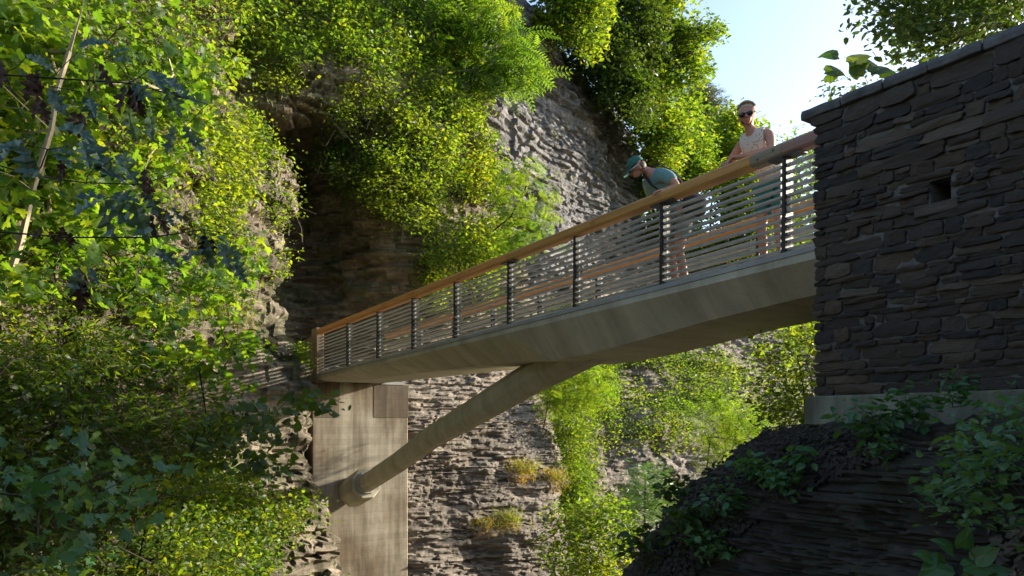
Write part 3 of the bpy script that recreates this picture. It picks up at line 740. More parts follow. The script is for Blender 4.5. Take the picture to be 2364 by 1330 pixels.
def around(P_, n, spread, g, flat=.7):
    """n leaf positions about each clump centre"""
    P_ = np.repeat(np.asarray(P_), n, axis=0); q = g.normal(0, 1, P_.shape); q[:, 2] *= flat
    r = np.linalg.norm(q, axis=1, keepdims=True); q = q / (r + 1e-9) * np.minimum(r, 1.9) * .6
    if hasattr(spread, '__len__'): spread = np.repeat(np.asarray(spread), n)[:, None]
    return P_ + q * spread
def skeleton(spine, pts, g, sag=.0, k0=6, r_tip=.006, pw=.42, jitter=.06, rmax=None):
    """tapered limbs: spine then every clump joined to the nearest limb point that is closer to the root"""
    nodes = [np.array(p, float) for p in spine]; par = [-1] + list(range(len(spine) - 1)); pl = [0.]
    for i in range(1, len(nodes)): pl.append(pl[-1] + np.linalg.norm(nodes[i] - nodes[i - 1]))
    pts = sorted([np.array(p) for p in pts], key=lambda p: min(np.linalg.norm(p - q) for q in spine))
    for p in pts:
        A = np.array(nodes); d = np.linalg.norm(A - p, axis=1); j = int(np.argmin(d + .22 * np.array(pl)))
        if d[j] > 1e-4:
            mid = nodes[j] * .5 + p * .5 + g.normal(0, jitter, 3) * d[j] - np.array([0, 0, sag * d[j]])
            nodes.append(mid); par.append(j); pl.append(pl[j] + d[j] * .5)
            nodes.append(p); par.append(len(nodes) - 2); pl.append(pl[j] + d[j])
    n = len(nodes); cnt = np.zeros(n)
    for i in range(n - 1, -1, -1):
        if cnt[i] == 0: cnt[i] = 1
        if par[i] >= 0: cnt[par[i]] += cnt[i]
    # nodes appended later can hang on earlier ones only, so the reverse pass above is complete
    rad = r_tip * cnt ** pw
    if rmax is not None: rad = np.minimum(rad, rmax)
    V = []; F_ = []; 
    for i in range(n):
        j = par[i]
        if j < 0: continue
        a, b = nodes[j], nodes[i]; dv = b - a; L = np.linalg.norm(dv)
        if L < 1e-5: continue
        dv = dv / L; x = np.cross(dv, [0, 0, 1.]) if abs(dv[2]) < .9 else np.cross(dv, [1., 0, 0]); x /= np.linalg.norm(x); y = np.cross(dv, x)
        k = k0 if rad[i] > .03 else (5 if rad[i] > .012 else 3)
        ra = min(rad[j], rad[i] * 1.35) if j >= len(spine) or i >= len(spine) else rad[j]
        base = len(V)
        for c, r in ((a - dv * ra * .3, ra), (b, rad[i])):
            for q in range(k):
                an = 2 * math.pi * q / k; V.append(c + (x * math.cos(an) + y * math.sin(an)) * r)
        for q in range(k): F_.append((base + q, base + (q + 1) % k, base + k + (q + 1) % k, base + k + q))
    return V, F_
def inpoly(px, py, poly):
    c = False; n = len(poly)
    for i in range(n):
        x0, y0 = poly[i]; x1, y1 = poly[(i + 1) % n]
        if (y0 > py) != (y1 > py) and px < (x1 - x0) * (py - y0) / (y1 - y0) + x0: c = not c
    return c
def sample_poly(poly, n, g, clump=0., seed=1, cs=60.):
    xs = [p[0] for p in poly]; ys = [p[1] for p in poly]; out = []; tries = 0
    while len(out) < n and tries < n * 60:
        tries += 1
        x = g.uniform(min(xs), max(xs)); y = g.uniform(min(ys), max(ys))
        if not inpoly(x, y, poly): continue
        if clump and g.random() > np.clip(.5 + clump * float(vnoise(np.array([[x / cs, y / cs, seed * 3.7]]), seed)[0]) * 1.6, 0, 1): continue
        out.append((x, y))
    return out
def cover(name, poly, n, nleaf, size, tmpl, mat, lift=(.05, .4), spread=.35, clump=.8, seed=1, label=None, cs=70., sag=.15, ymin=0., parent=None, **kw):
    """low growth that clings to the rock: clumps stand where they touch the cliff"""
    g = np.random.default_rng(seed * 7 + 3); C = []
    for x, y in sample_poly(poly, n, g, clump, seed, cs):
        h = hit(x, y)
        if h is None or h[0][1] < ymin: continue
        p, nr, t = h
        C.append(p + nr * g.uniform(*lift) + np.array([0, 0, g.uniform(-.05, .1)]))
    if not C: return None
    C = np.array(C); L = around(C, nleaf, spread * g.uniform(.5, 1.4, len(C)), g, .9)
    o = foliage(name, None, L, size, tmpl, mat, g, tilt=kw.get('tilt', .8), droop=kw.get('droop', .2))
    tag(o, label, name.replace('_', ' '), kind='stuff')
    TV = []; TF = []
    for p in C[::2]:
        q = p - SVn * 0 + g.normal(0, .25, 3) - np.array([0, 0, .35]); e = p + g.normal(0, .16, 3) + np.array([0, 0, .12]); b = len(TV); m_ = (q + p) / 2 + g.normal(0, .05, 3)
        for c, r in ((q, .012), (m_, .009), (p, .007), (e, .003)):
            for k in range(3): TV.append(c + np.array([math.cos(k * 2.094), math.sin(k * 2.094), 0]) * r)
        for s_ in range(3):
            for k in range(3): TF.append((b + s_ * 3 + k, b + s_ * 3 + (k + 1) % 3, b + s_ * 3 + 3 + (k + 1) % 3, b + s_ * 3 + 3 + k))
    if TV: t_ = link('twigs', mesh('twigs', TV, TF), o, M['bark']); tag(t_, kind='stuff')
    return o
SVn = 0.
def plant(name, label, cat, spine, clumps, nleaf, spread, size, tmpl, leafmat, bark='bark', group=None, seed=1, r_tip=.006, pw=.42, flat=.7, tilt=.6, droop=.2, sag=0., rmax=None, woodname='trunk', crownname='crown', jitter=.06, up=(0, 0, 1), smooth=False, bias=None):
    g = np.random.default_rng(seed * 13 + 5)
    root = empty(name, tuple(map(float, spine[0]))); tag(root, label, cat, group)
    V, F_ = skeleton(spine, clumps, g, sag, r_tip=r_tip, pw=pw, rmax=rmax, jitter=jitter)
    me = mesh(woodname, np.array(V) - off(root), F_); me.materials.append(M[bark]); link(woodname, me, root)
    L = around(clumps, nleaf, spread, g, flat)
    foliage(crownname, root, L, size, tmpl, leafmat, g, tilt=tilt, droop=droop, up=up, bias=bias)
    return root
def blob(c, r, n, g, shell=.55):
    """clump centres in an ellipsoid, more of them near its skin"""
    q = g.normal(0, 1, (n, 3)); q /= np.linalg.norm(q, axis=1, keepdims=True)
    return np.array(c) + q * np.array(r) * (g.uniform(0, 1, (n, 1)) ** (1 - shell) * .97 + .03)
def pxclumps(poly, n, g, Y=None, frac=None, clump=.0, seed=1, cs=80., default=None):
    """clump centres inside an outline seen from the camera's side, each at a true distance: Y=(near, far), or a share of the way to the rock"""
    out = []
    for x, y in sample_poly(poly, n, g, clump, seed, cs):
        if Y is not None: yy = g.uniform(*Y)
        else:
            h = hit(x, y); yy = (h[0][1] if h is not None else default) * g.uniform(*frac)
        out.append(at(x, y, yy))
    return out

# --- growth clinging to the cliffs (nobody could count it)
GREEN1 = [(380, 300), (520, 260), (640, 300), (720, 430), (725, 500), (660, 590), (640, 640), (560, 620), (450, 560), (380, 450)]
cover('creeper', GREEN1, 520, 26, .085, 'oval', 'leaf_yellow', (.0, .22), .30, .8, 3, 'yellow-green creeper and brambles hanging over the left cliff corner')
cover('undergrowth', [(-150, 600), (300, 560), (560, 650), (600, 740), (480, 760), (380, 730), (160, 740), (-150, 800)], 260, 24, .07, 'rhomb', 'leaf', (.02, .35), .32, 1.0, 4, 'leafy undergrowth on the ledges of the left cliff above the striped shadow')
cover('brushwood', [(300, 1330), (330, 1180), (430, 1060), (560, 1140), (660, 1160), (700, 1240), (750, 1330), (740, 1420), (250, 1450)], 560, 28, .08, 'oval', 'leaf', (.05, .8), .36, 1.0, 5, 'sunlit brushwood along the foot of the left cliff, low in the picture')
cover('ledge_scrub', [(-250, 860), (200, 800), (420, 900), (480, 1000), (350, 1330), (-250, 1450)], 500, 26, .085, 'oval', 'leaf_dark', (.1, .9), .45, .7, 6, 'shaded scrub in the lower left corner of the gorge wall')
cover('canopy_scrub', [(-250, -120), (480, -120), (470, 60), (480, 160), (350, 300), (380, 500), (-250, 560)], 380, 24, .08, 'oval', 'leaf', (.1, .9), .45, .7, 7, 'scrub covering the left cliff behind the maple leaves')
cover('overhang_ivy', [(500, -80), (1120, -80), (1130, 40), (1020, 150), (880, 220), (760, 160), (690, 190), (560, 150), (500, 60)], 1250, 22, .13, 'rhomb', 'leaf', (.05, .8), .40, .6, 8, 'bright ivy and brambles on top of the overhanging ledge')
cover('trailing_creeper', [(520, 120), (700, 150), (700, 190), (870, 200), (880, 300), (780, 290), (700, 230), (600, 230), (540, 190)], 170, 26, .08, 'rhomb', 'leaf_yellow', (.0, .3), .35, 1.2, 9, 'creeper trailing over the lip of the overhanging ledge')
cover('ridge_scrub', [(860, 180), (1080, 60), (1110, 180), (1110, 330), (1140, 440), (1190, 540), (1200, 700), (980, 700), (960, 560), (920, 460), (1000, 400), (870, 300)], 1000, 22, .13, 'rhomb', 'leaf', (.05, .6), .38, 1.1, 10, 'green scrub running down the ridge left of the grey cliff')
cover('slope_scrub', [(740, 300), (880, 330), (1000, 400), (1010, 520), (930, 500), (840, 470), (760, 400)], 420, 26, .085, 'rhomb', 'leaf', (.05, .8), .42, .4, 11, 'bright shrubs on the sunny shoulder above the shaded recess')
cover('far_bank_scrub', [(1240, 700), (1480, 780), (1950, 700), (1950, 1010), (1780, 1000), (1640, 1020), (1500, 1010), (1400, 1000), (1280, 870)], 1150, 24, .14, 'rhomb', 'leaf', (.05, .7), .48, 1.2, 12, 'sunlit herbs and scrub on the far bank under the bridge', cs=55., ymin=24)
cover('far_bank_weeds', [(1380, 880), (1700, 900), (1860, 980), (1780, 1040), (1600, 1060), (1400, 1050)], 220, 22, .12, 'rhomb', 'leaf_yellow', (.0, .5), .45, 1.2, 13, 'yellowing weeds on the rock ledges of the far bank', ymin=24)
cover('hanging_vine', [(1225, 850), (1300, 830), (1400, 860), (1400, 960), (1350, 1000), (1355, 1100), (1340, 1180), (1290, 1190), (1280, 1050), (1290, 960)], 900, 26, .10, 'rhomb', 'leaf', (.0, .9), .40, .25, 14, 'curtain of vines hanging down the edge of the rock buttress')
cover('hill_forest', [(1490, 300), (1560, 300), (1980, 400), (1980, 800), (1490, 800)], 1300, 26, .34, 'rhomb', 'leaf', (.5, 4.), 1.5, .5, 15, 'wooded slope far behind the bridge railing', cs=45., ymin=52)
cover('cliff_weeds', [(1140, 250), (1480, 300), (1480, 560), (1250, 560), (1160, 420)], 26, 18, .09, 'rhomb', 'leaf_yellow', (.0, .2), .35, 1.0, 16, 'small weeds rooted in the grey cliff face')
# --- grass tufts on the ledges of the buttress
def tuft(px, py, n, size, label, seed, Y=None, grp='grass tufts on the rock ledges'):
    g = np.random.default_rng(seed); h = hit(px, py); p = h[0] + h[1] * .12 if Y is None else at(px, py, Y)
    root = empty('grass_tuft', tuple(map(float, p))); tag(root, label, 'grass tuft', grp)
    C = p + g.normal(0, 1, (n, 3)) * np.array([.28, .14, .10])
    tag(foliage('blades', root, C, size, 'blade', 'grass', g, tilt=.5, droop=-.9), kind='stuff')
    C = C[: n // 2] - np.array([0, 0, .08]); tag(foliage('dry_blades', root, C, size * .9, 'blade', 'grass', g, tilt=.5, droop=.8, var=np.full(len(C), 1.0)), kind='stuff')
tuft(1165, 1205, 420, .38, 'grass tuft with brown hanging roots, lowest on the buttress right of the pier', 61)
tuft(1110, 1215, 240, .30, 'small sparse grass tuft just left of the grass with hanging roots', 62)
tuft(1200, 1090, 320, .42, 'upright grass tuft near the right edge of the buttress', 63)
tuft(1265, 1110, 360, .45, 'grass tuft on the outermost corner of the buttress, beside the vines', 64)
tuft(525, 745, 200, .30, 'tuft of grass on the sunlit ledge left of the bridge end', 65)

# --- trees and shrubs
g = np.random.default_rng(3)
# maple at upper left, branches reaching over the gorge from a pale trunk
mp1 = pxclumps([(-120, -60), (500, -60), (480, 60), (560, 100), (575, 150), (470, 200), (430, 260), (560, 290), (700, 340), (715, 380), (560, 330), (430, 330), (380, 420), (330, 560), (-120, 480)], 270, g, frac=(.74, .97), clump=1.1, seed=2)
sp1 = [at(-40, 760, 6.0), at(15, 660, 5.95), at(48, 560, 5.95), at(75, 440, 5.95), at(118, 300, 6.0), at(132, 210, 6.1), at(160, 120, 6.3), at(190, 20, 6.5), at(205, -80, 6.6)]
def maple(name, label, cat, spine, clumps, nl, spread, size, mat, seed, nobj=0, bark='bark', r_tip=.0035, **kw):
    g = np.random.default_rng(seed); root = empty(name, tuple(map(float, spine[0]))); tag(root, label, cat)
    V, F_ = skeleton(spine, clumps, g, .02, r_tip=r_tip, pw=.46, jitter=.08, rmax=kw.get('rmax'))
    me = mesh('trunk', np.array(V) - off(root), F_); me.materials.append(M[bark]); link('trunk', me, root)
    L = around(clumps, nl, spread, g, .45); g.shuffle(L)
    tm = kw.get('tmpl', 'maple')
    d = np.linalg.norm(L, axis=1); L = L[np.argsort(d)]
    near, rest = L[:nobj], L[nobj:]
    if len(rest): o = foliage('foliage', root, rest, size, tm, mat, g, tilt=kw.get('tilt', .55), droop=.35, up=kw.get('up', (.1, -.45, .8))); tag(o, kind='stuff')
    if nobj:
        mes = []
        for i in range(10):
            V, T = LT[tm]; V = V.copy(); V[:, 2] += g.uniform(-.12, .12) * V[:, 0] ** 2 + g.uniform(-.1, .1) * V[:, 1]
            me = mesh('leaf', V, T.copy(), False, np.full(len(T), i / 9.)); me.materials.append(M[mat]); mes.append(me)
        for p in near:
            a = g.uniform(0, 6.283); dv = Vector((math.cos(a), math.sin(a), -.35 + g.normal(0, .3))).normalized()
            n_ = Vector(kw.get('up', (.1, -.45, .8))) + Vector(g.normal(0, .5, 3)); n_ = (n_ - dv * n_.dot(dv)).normalized(); b = n_.cross(dv); s = size * g.uniform(.75, 1.25); q = p - off(root)
            o = bpy.data.objects.new('leaf', mes[int(g.integers(10))]); COL.objects.link(o); o.parent = root
            o.matrix_basis = Matrix(((dv.x * s, b.x * s, n_.x * s, q[0]), (dv.y * s, b.y * s, n_.y * s, q[1]), (dv.z * s, b.z * s, n_.z * s, q[2]), (0, 0, 0, 1)))
    return root
maple('maple_tree', 'maple tree at upper left with a slim pale leaning trunk and lit yellow-green leaves', 'tree', sp1, mp1, 20, .30, .115, 'leaf_maple', 31, 300, 'bark_pale', .0035, rmax=.055)
mp2 = pxclumps([(-120, 480), (200, 460), (330, 520), (420, 560), (600, 540), (600, 640), (480, 720), (300, 700), (-120, 690)], 110, g, frac=(.74, .92), clump=.7, seed=3)
maple('maple_sapling', 'leafy maple sapling below the dark oak branches on the left', 'tree', [at(-260, 900, 6.6), at(-160, 700, 6.8), at(-60, 600, 7.)], mp2, 16, .26, .105, 'leaf_maple', 32, 150, 'bark_dark')
mp3 = pxclumps([(310, 690), (480, 680), (560, 740), (600, 800), (560, 900), (430, 870), (350, 800)], 36, g, frac=(.72, .9), clump=.3, seed=4)
maple('young_maple', 'young maple with bright layered leaves left of the striped railing shadow', 'tree', [at(470, 1020, 9.5), at(475, 950, 9.6), at(460, 850, 9.7)], mp3, 15, .30, .12, 'leaf_maple', 33, 120, 'bark_dark')
mp4 = pxclumps([(-100, 930), (120, 940), (230, 1040), (420, 1060), (430, 1150), (300, 1200), (200, 1330), (-100, 1400)], 40, g, Y=(4.8, 6.8), clump=.9, seed=5)
maple('shaded_maple', 'low maple with cool shade-tinted leaves in the bottom left corner', 'tree', [at(-300, 1300, 4.6), at(-150, 1180, 4.8)], mp4, 8, .24, .095, 'leaf_teal', 34, 150, 'bark_dark', .003)
mp5 = pxclumps([(440, 990), (640, 900), (760, 910), (750, 940), (680, 990), (690, 1060), (600, 1090), (470, 1070)], 42, g, Y=(8.5, 10.5), clump=.4, seed=6)
maple('slender_sapling', 'slender sapling with oval leaves crossing the lower edge of the bridge shadow', 'sapling', [at(300, 1400, 8.4), at(340, 1200, 8.6), at(420, 1060, 8.8), at(520, 980, 9)], mp5, 12, .28, .11, 'leaf_dark', 35, 0, 'bark_dark', .003, tmpl='heart')
mp6 = pxclumps([(140, 780), (230, 700), (300, 800), (400, 880), (420, 980), (300, 1020), (200, 960), (120, 900)], 55, g, Y=(7.2, 9.2), clump=.5, seed=7)
maple('lanceleaf_sapling', 'many-stemmed sapling with narrow bright leaves in the shade of the left cliff', 'sapling', [at(110, 1230, 7.4), at(160, 1080, 7.6), at(210, 900, 7.8)], mp6, 20, .25, .10, 'leaf', 36, 0, 'bark_dark', .003, tmpl='lance')
mp7 = pxclumps([(380, 1000), (520, 950), (600, 1100), (720, 1160), (650, 1330), (330, 1330), (300, 1150)], 140, g, frac=(.66, .9), clump=.6, seed=8)
maple('leafy_thicket', 'thicket of thin-stemmed shrubs in front of the rock foot, left of the pier', 'shrub', [at(330, 1450, 9), at(340, 1300, 9.2), at(400, 1180, 9.6)], mp7, 20, .30, .085, 'leaf', 37, 0, 'bark_dark', .003, tmpl='oval')
mp8 = pxclumps([(-60, 690), (140, 700), (200, 780), (120, 900), (-60, 960)], 40, g, frac=(.7, .92), clump=.5, seed=9)
maple('bramble_bush', 'tangled bush with pointed leaves at the left edge below the pale trunk', 'bush', [at(-200, 1050, 7.), at(-60, 900, 7.1)], mp8, 18, .26, .10, 'leaf', 38, 0, 'bark', .003, tmpl='lance')

# oak boughs close to the camera: large leaves, dead brown ones hanging
def leaf_object(parent, mes, p, dv, up, s, name='leaf'):
    dv = Vector(dv).normalized(); n_ = Vector(up); n_ = (n_ - dv * n_.dot(dv)).normalized(); b = n_.cross(dv); q = np.array(p) - off(parent)
    o = bpy.data.objects.new(name, mes); COL.objects.link(o); o.parent = parent
    o.matrix_basis = Matrix(((dv.x * s, b.x * s, n_.x * s, q[0]), (dv.y * s, b.y * s, n_.y * s, q[1]), (dv.z * s, b.z * s, n_.z * s, q[2]), (0, 0, 0, 1)))
    return o
def leaf_meshes(tm, mat, n=6, seed=1, thick=False):
    g = np.random.default_rng(seed); out = []
    for i in range(n):
        V, T = LT[tm]; V = V.copy(); V[:, 2] += g.uniform(-.2, .1) * V[:, 0] ** 2 + g.uniform(-.15, .15) * V[:, 1] + .03 * np.sin(V[:, 0] * 17)
        me = mesh('leaf', V, T.copy(), False, np.full(len(T), i / max(1, n - 1.))); me.materials.append(M[mat]); out.append(me)
    return out
oakM = leaf_meshes('oak', 'leaf_oak', 7, 4); deadM = leaf_meshes('oak', 'dead_leaf', 3, 9)
def bough(label, line, leaves, seed, Y, dead=()):
    g = np.random.default_rng(seed); pts = [at(x, y, yy) for (x, y, yy) in line]
    root = empty('oak_branch', tuple(map(float, pts[0]))); tag(root, label, 'branch', 'oak branches near the camera')
    tips = [at(x, y, yy) for (x, y, yy, *_r) in leaves]
    V, F_ = skeleton(pts, tips, g, .03, r_tip=.0022, pw=.38, jitter=.07); me = mesh('bough', np.array(V) - off(root), F_); me.materials.append(M['bark_dark']); link('bough', me, root)
    for (x, y, yy, ang, s) in leaves:
        for rep in range(2):
            a = R(ang + g.normal(0, 34) * (rep > 0)); dv = (math.cos(a), g.uniform(-.5, .3), -math.sin(a)); up = (g.normal(0, .3), -.75 + g.normal(0, .3), .6)
            leaf_object(root, oakM[int(g.integers(7))], at(x + g.normal(0, 8), y + g.normal(0, 8), yy + g.normal(0, .05)), dv, up, s * g.uniform(.7, 1.1) * .0019)
    for (x, y, yy, s) in dead:
        for rep in range(3):
            leaf_object(root, deadM[int(g.integers(3))], at(x + g.normal(0, 7), y + g.normal(0, 9), yy), (g.normal(0, .25), g.normal(0, .25), -1), (g.normal(0, 1), -1, .1), s * .0019, 'dead_leaf')
D3 = 3.5
bough('upper oak branch near the camera with dark lobed leaves and dead brown ones', [(-200, 160, 3.4), (0, 172, 3.5), (120, 180, 3.5), (300, 192, 3.6), (480, 240, 3.7)],
      [(70, 120, 3.5, 40, 80), (180, 120, 3.5, -20, 90), (250, 130, 3.6, 10, 80), (300, 190, 3.6, 30, 90), (345, 160, 3.6, 50, 80), (370, 200, 3.7, 70, 70), (300, 235, 3.6, 80, 90), (400, 215, 3.7, 20, 80), (360, 250, 3.6, 100, 85), (430, 290, 3.7, 60, 80), (205, 215, 3.5, 70, 70), (120, 200, 3.5, 60, 80), (400, 280, 3.7, 100, 80)], 71, D3,
      [(80, 160, 3.5, 75), (215, 160, 3.5, 70), (295, 190, 3.6, 85), (185, 260, 3.5, 65), (310, 205, 3.6, 70), (100, 225, 3.5, 60), (2, 140, 3.5, 70)])
bough('middle oak branch near the camera, its largest sky-tinted leaf at the left edge', [(-200, 330, 3.1), (0, 382, 3.2), (80, 405, 3.3), (200, 422, 3.3), (330, 426, 3.4), (400, 400, 3.5)],
      [(55, 325, 3.1, 145, 120), (60, 330, 3.1, 80, 110), (140, 300, 3.2, 5, 90), (195, 320, 3.3, 50, 105), (262, 365, 3.3, 45, 80), (215, 390, 3.3, 20, 95), (330, 440, 3.4, 60, 70), (110, 345, 3.2, 30, 70)], 72, D3,
      [(335, 390, 3.4, 65), (140, 365, 3.2, 45)])
bough('lower oak branch near the camera, a thick dark bough with drooping leaves', [(-200, 510, 3.3), (0, 535, 3.4), (150, 548, 3.5), (350, 548, 3.6), (470, 530, 3.8), (560, 545, 3.9)],
      [(240, 455, 3.5, 170, 100), (240, 460, 3.5, 70, 110), (300, 470, 3.5, 60, 110), (262, 455, 3.5, 25, 80), (385, 480, 3.6, 60, 60), (470, 530, 3.8, 20, 80), (520, 570, 3.9, 60, 80), (480, 560, 3.8, 90, 90), (540, 590, 3.9, 70, 80), (360, 575, 3.6, 40, 70), (190, 610, 3.5, 90, 70)], 73, D3,
      [(355, 490, 3.6, 70), (190, 620, 3.5, 90), (470, 545, 3.8, 60), (105, 525, 3.4, 40), (145, 525, 3.4, 45)])

# shrubs at the bridge end
g = np.random.default_rng(14)
c = at(680, 830, 16.2)
plant('glossy_shrub', 'rounded glossy shrub growing beside the bridge end post', 'shrub', [at(660, 880, 16.6), at(670, 855, 16.4)], blob(c, (.42, .35, .38), 46, g), 30, .16, .075, 'oval', 'leaf', 'bark_dark', seed=41, r_tip=.003)
plant('sumac_tree', 'sumac tree with feathery fronds leaning over the ridge against the grey cliff', 'tree', [at(905, 400, 22.2), at(930, 320, 22.4), at(985, 200, 22.8), at(1040, 110, 23.2)],
      [at(x, y, yy) for x, y, yy in [(p[0], p[1], g.uniform(22.3, 24.6)) for p in sample_poly([(880, -60), (1130, -60), (1180, 60), (1235, 150), (1235, 175), (1180, 205), (1110, 190), (1060, 250), (960, 220), (890, 120)], 105, g, .5, 5)]],
      8, .58, .80, 'frond', 'leaf_maple', 'bark', seed=42, r_tip=.008, flat=.5, tilt=.45, droop=.35, rmax=.12)
plant('bushy_tree', 'small dense tree hanging on the ridge in front of the rock, below the sumac', 'tree', [at(960, 470, 22), at(975, 400, 21.9), at(985, 300, 21.8)],
      pxclumps([(880, 200), (1060, 180), (1090, 270), (1080, 380), (1050, 350), (1000, 380), (930, 330)], 105, g, Y=(21.0, 22.6), clump=.7, seed=6), 34, .38, .13, 'rhomb', 'leaf', 'bark_dark', seed=43, rmax=.08)
plant('leaning_sumac', 'thin sumac with sparse fronds standing clear of the cliff, above the handrail', 'tree', [at(1060, 560, 22.5), at(1130, 540, 22.2), at(1180, 500, 22), at(1215, 430, 21.8)],
      pxclumps([(1060, 540), (1130, 480), (1190, 370), (1240, 400), (1280, 460), (1260, 560), (1160, 600), (1080, 600)], 60, g, Y=(21.2, 22.6), clump=.5, seed=7), 8, .45, .42, 'frond', 'leaf_maple', 'bark_dark', seed=44, r_tip=.006, rmax=.05)
plant('low_shrub', 'broad light green shrub filling the hollow just above the handrail', 'shrub', [at(1090, 700, 21.5), at(1080, 640, 21.3)],
      pxclumps([(930, 500), (1010, 450), (1110, 520), (1150, 590), (1130, 650), (1000, 680), (960, 600)], 120, g, Y=(20.2, 21.8), clump=.7, seed=8), 30, .34, .11, 'rhomb', 'leaf', 'bark', seed=45)
plant('shoulder_shrub', 'arching shrub on the sunny shoulder over the shaded recess', 'shrub', [at(900, 500, 21.3), at(880, 440, 21)],
      pxclumps([(740, 300), (800, 280), (880, 340), (1000, 400), (1020, 500), (960, 520), (850, 470), (760, 400)], 120, g, Y=(19.4, 20.8), clump=.7, seed=9), 30, .34, .11, 'rhomb', 'leaf_yellow', 'bark', seed=46)
# trees on top of the grey cliff
def tree_px(name, label, base, top, poly, n, Y, nleaf, spread, size, tmpl, mat, seed, bark='bark_dark', group='trees above the grey cliff', clump=.4, cs=50., rmax=.22, **kw):
    g = np.random.default_rng(seed); sp = [at(*base), at(*[(a * .5 + b * .5) for a, b in zip(base, top)]), at(*top)]
    return plant(name, label, 'tree', sp, pxclumps(poly, n, g, Y=Y, clump=clump, seed=seed, cs=cs), nleaf, spread, size, tmpl, mat, bark, group, seed=seed, r_tip=.014, rmax=rmax, **kw)
tree_px('clifftop_tree', 'leafy tree overhanging the top left corner of the grey cliff', (1270, 120, 36), (1300, -60, 36), [(1235, -60), (1400, -60), (1400, 60), (1370, 130), (1290, 95), (1245, 60)], 190, (33, 35.5), 46, .66, .24, 'rhomb', 'leaf', 81)
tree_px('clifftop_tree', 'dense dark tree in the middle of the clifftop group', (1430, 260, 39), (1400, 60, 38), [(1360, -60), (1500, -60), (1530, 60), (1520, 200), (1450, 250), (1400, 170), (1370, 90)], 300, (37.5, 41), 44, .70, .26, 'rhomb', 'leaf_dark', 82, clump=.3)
tree_px('clifftop_tree', 'bright low tree spilling over the cliff edge above the man', (1500, 420, 42), (1490, 280, 41), [(1375, 90), (1500, 80), (1570, 200), (1590, 320), (1540, 420), (1500, 400), (1480, 300), (1420, 230), (1380, 160)], 380, (39.5, 43.5), 44, .74, .27, 'rhomb', 'leaf', 83, clump=.3)
tree_px('leaning_tree', 'tree with a bare forked leaning trunk reaching right against the sky', (1460, 270, 40), (1560, 90, 39), [(1520, -60), (1600, -20), (1620, 40), (1668, 70), (1640, 90), (1610, 80), (1630, 160), (1625, 220), (1560, 215), (1520, 160), (1560, 110), (1500, 60)], 150, (40, 42.5), 44, .62, .26, 'rhomb', 'leaf', 84, clump=.9, cs=26, rmax=.2)
tree_px('clifftop_tree', 'tree with hanging bright foliage just right of the cliff edge', (1540, 560, 44), (1535, 330, 44), [(1490, 300), (1600, 230), (1640, 330), (1600, 440), (1540, 480), (1490, 430)], 230, (44, 48), 42, .8, .26, 'rhomb', 'leaf', 85)
tree_px('pine_tree', 'blue-green pine showing dark against the sky between the broadleaf trees', (1605, 520, 62), (1610, 215, 62), [(1590, 190), (1650, 195), (1655, 250), (1640, 300), (1600, 330), (1570, 280), (1572, 230)], 110, (60, 64), 34, 1.1, .85, 'tuft', 'needle', 86, cs=24, clump=.8, rmax=.2, flat=.35)
tree_px('far_tree', 'sunlit tree at the end of the treeline, left of the woman', (1690, 560, 58), (1690, 340, 58), [(1620, 300), (1680, 245), (1725, 270), (1760, 330), (1750, 420), (1640, 430), (1600, 370)], 260, (52, 58), 46, 1.0, .36, 'rhomb', 'leaf', 87)
tree_px('far_tree', 'tall pale green tree seen behind the railing between the two people', (1640, 800, 50), (1640, 480, 50), [(1560, 380), (1720, 400), (1730, 560), (1600, 640), (1540, 560)], 260, (44, 50), 42, .95, .30, 'rhomb', 'leaf', 88, clump=.6)
tree_px('far_tree', 'tree behind the railing to the right of the woman, next to the stone wall', (1850, 800, 40), (1850, 500, 40), [(1800, 330), (1890, 320), (1960, 420), (1960, 620), (1800, 640), (1770, 500)], 150, (36, 40), 40, 1.1, .2, 'rhomb', 'leaf', 89, clump=.5)
tree_px('far_tree', 'pale tree low behind the railing, just right of the grey cliff foot', (1530, 760, 52), (1530, 500, 52), [(1470, 400), (1560, 400), (1610, 500), (1600, 660), (1450, 680), (1470, 520)], 230, (47, 53), 42, 1.0, .30, 'rhomb', 'leaf', 105, clump=.3)
tree_px('far_tree', 'broad tree behind the railing directly behind the standing woman', (1760, 760, 48), (1760, 520, 48), [(1700, 380), (1800, 360), (1830, 480), (1830, 640), (1690, 660), (1710, 500)], 220, (44, 49), 42, 1.0, .30, 'rhomb', 'leaf_yellow', 106, clump=.4)
# trees behind the stone wall; the last two are off-frame, added to cast shade
g = np.random.default_rng(25)
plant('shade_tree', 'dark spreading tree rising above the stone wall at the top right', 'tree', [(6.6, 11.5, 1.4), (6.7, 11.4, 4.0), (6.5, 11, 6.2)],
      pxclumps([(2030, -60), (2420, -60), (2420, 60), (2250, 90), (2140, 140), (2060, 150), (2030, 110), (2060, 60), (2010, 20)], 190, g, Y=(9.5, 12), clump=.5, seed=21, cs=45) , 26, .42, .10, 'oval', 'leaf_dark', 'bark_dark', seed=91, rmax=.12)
plant('shade_tree', 'tall tree added beyond the stone wall to cast shade, mostly outside the frame', 'tree', [(9.6, 7.8, 1.5), (9.5, 7.7, 4.5), (9.3, 7.5, 6.5)],
      list(blob((9.2, 7.4, 6.6), (2.4, 2.4, 2.8), 190, g)), 26, .55, .16, 'oval', 'leaf_dark', 'bark_dark', seed=92, rmax=.16)
plant('shade_tree', 'second tree added out of frame beyond the wall to shade the foreground', 'tree', [(9.5, 4.0, 1.5), (9.4, 4.2, 4.5), (9.2, 4.4, 6)],
      list(blob((8.8, 4.6, 6.6), (2.4, 3.0, 2.6), 150, g)), 24, .55, .16, 'oval', 'leaf_dark', 'bark_dark', seed=93, rmax=.16)
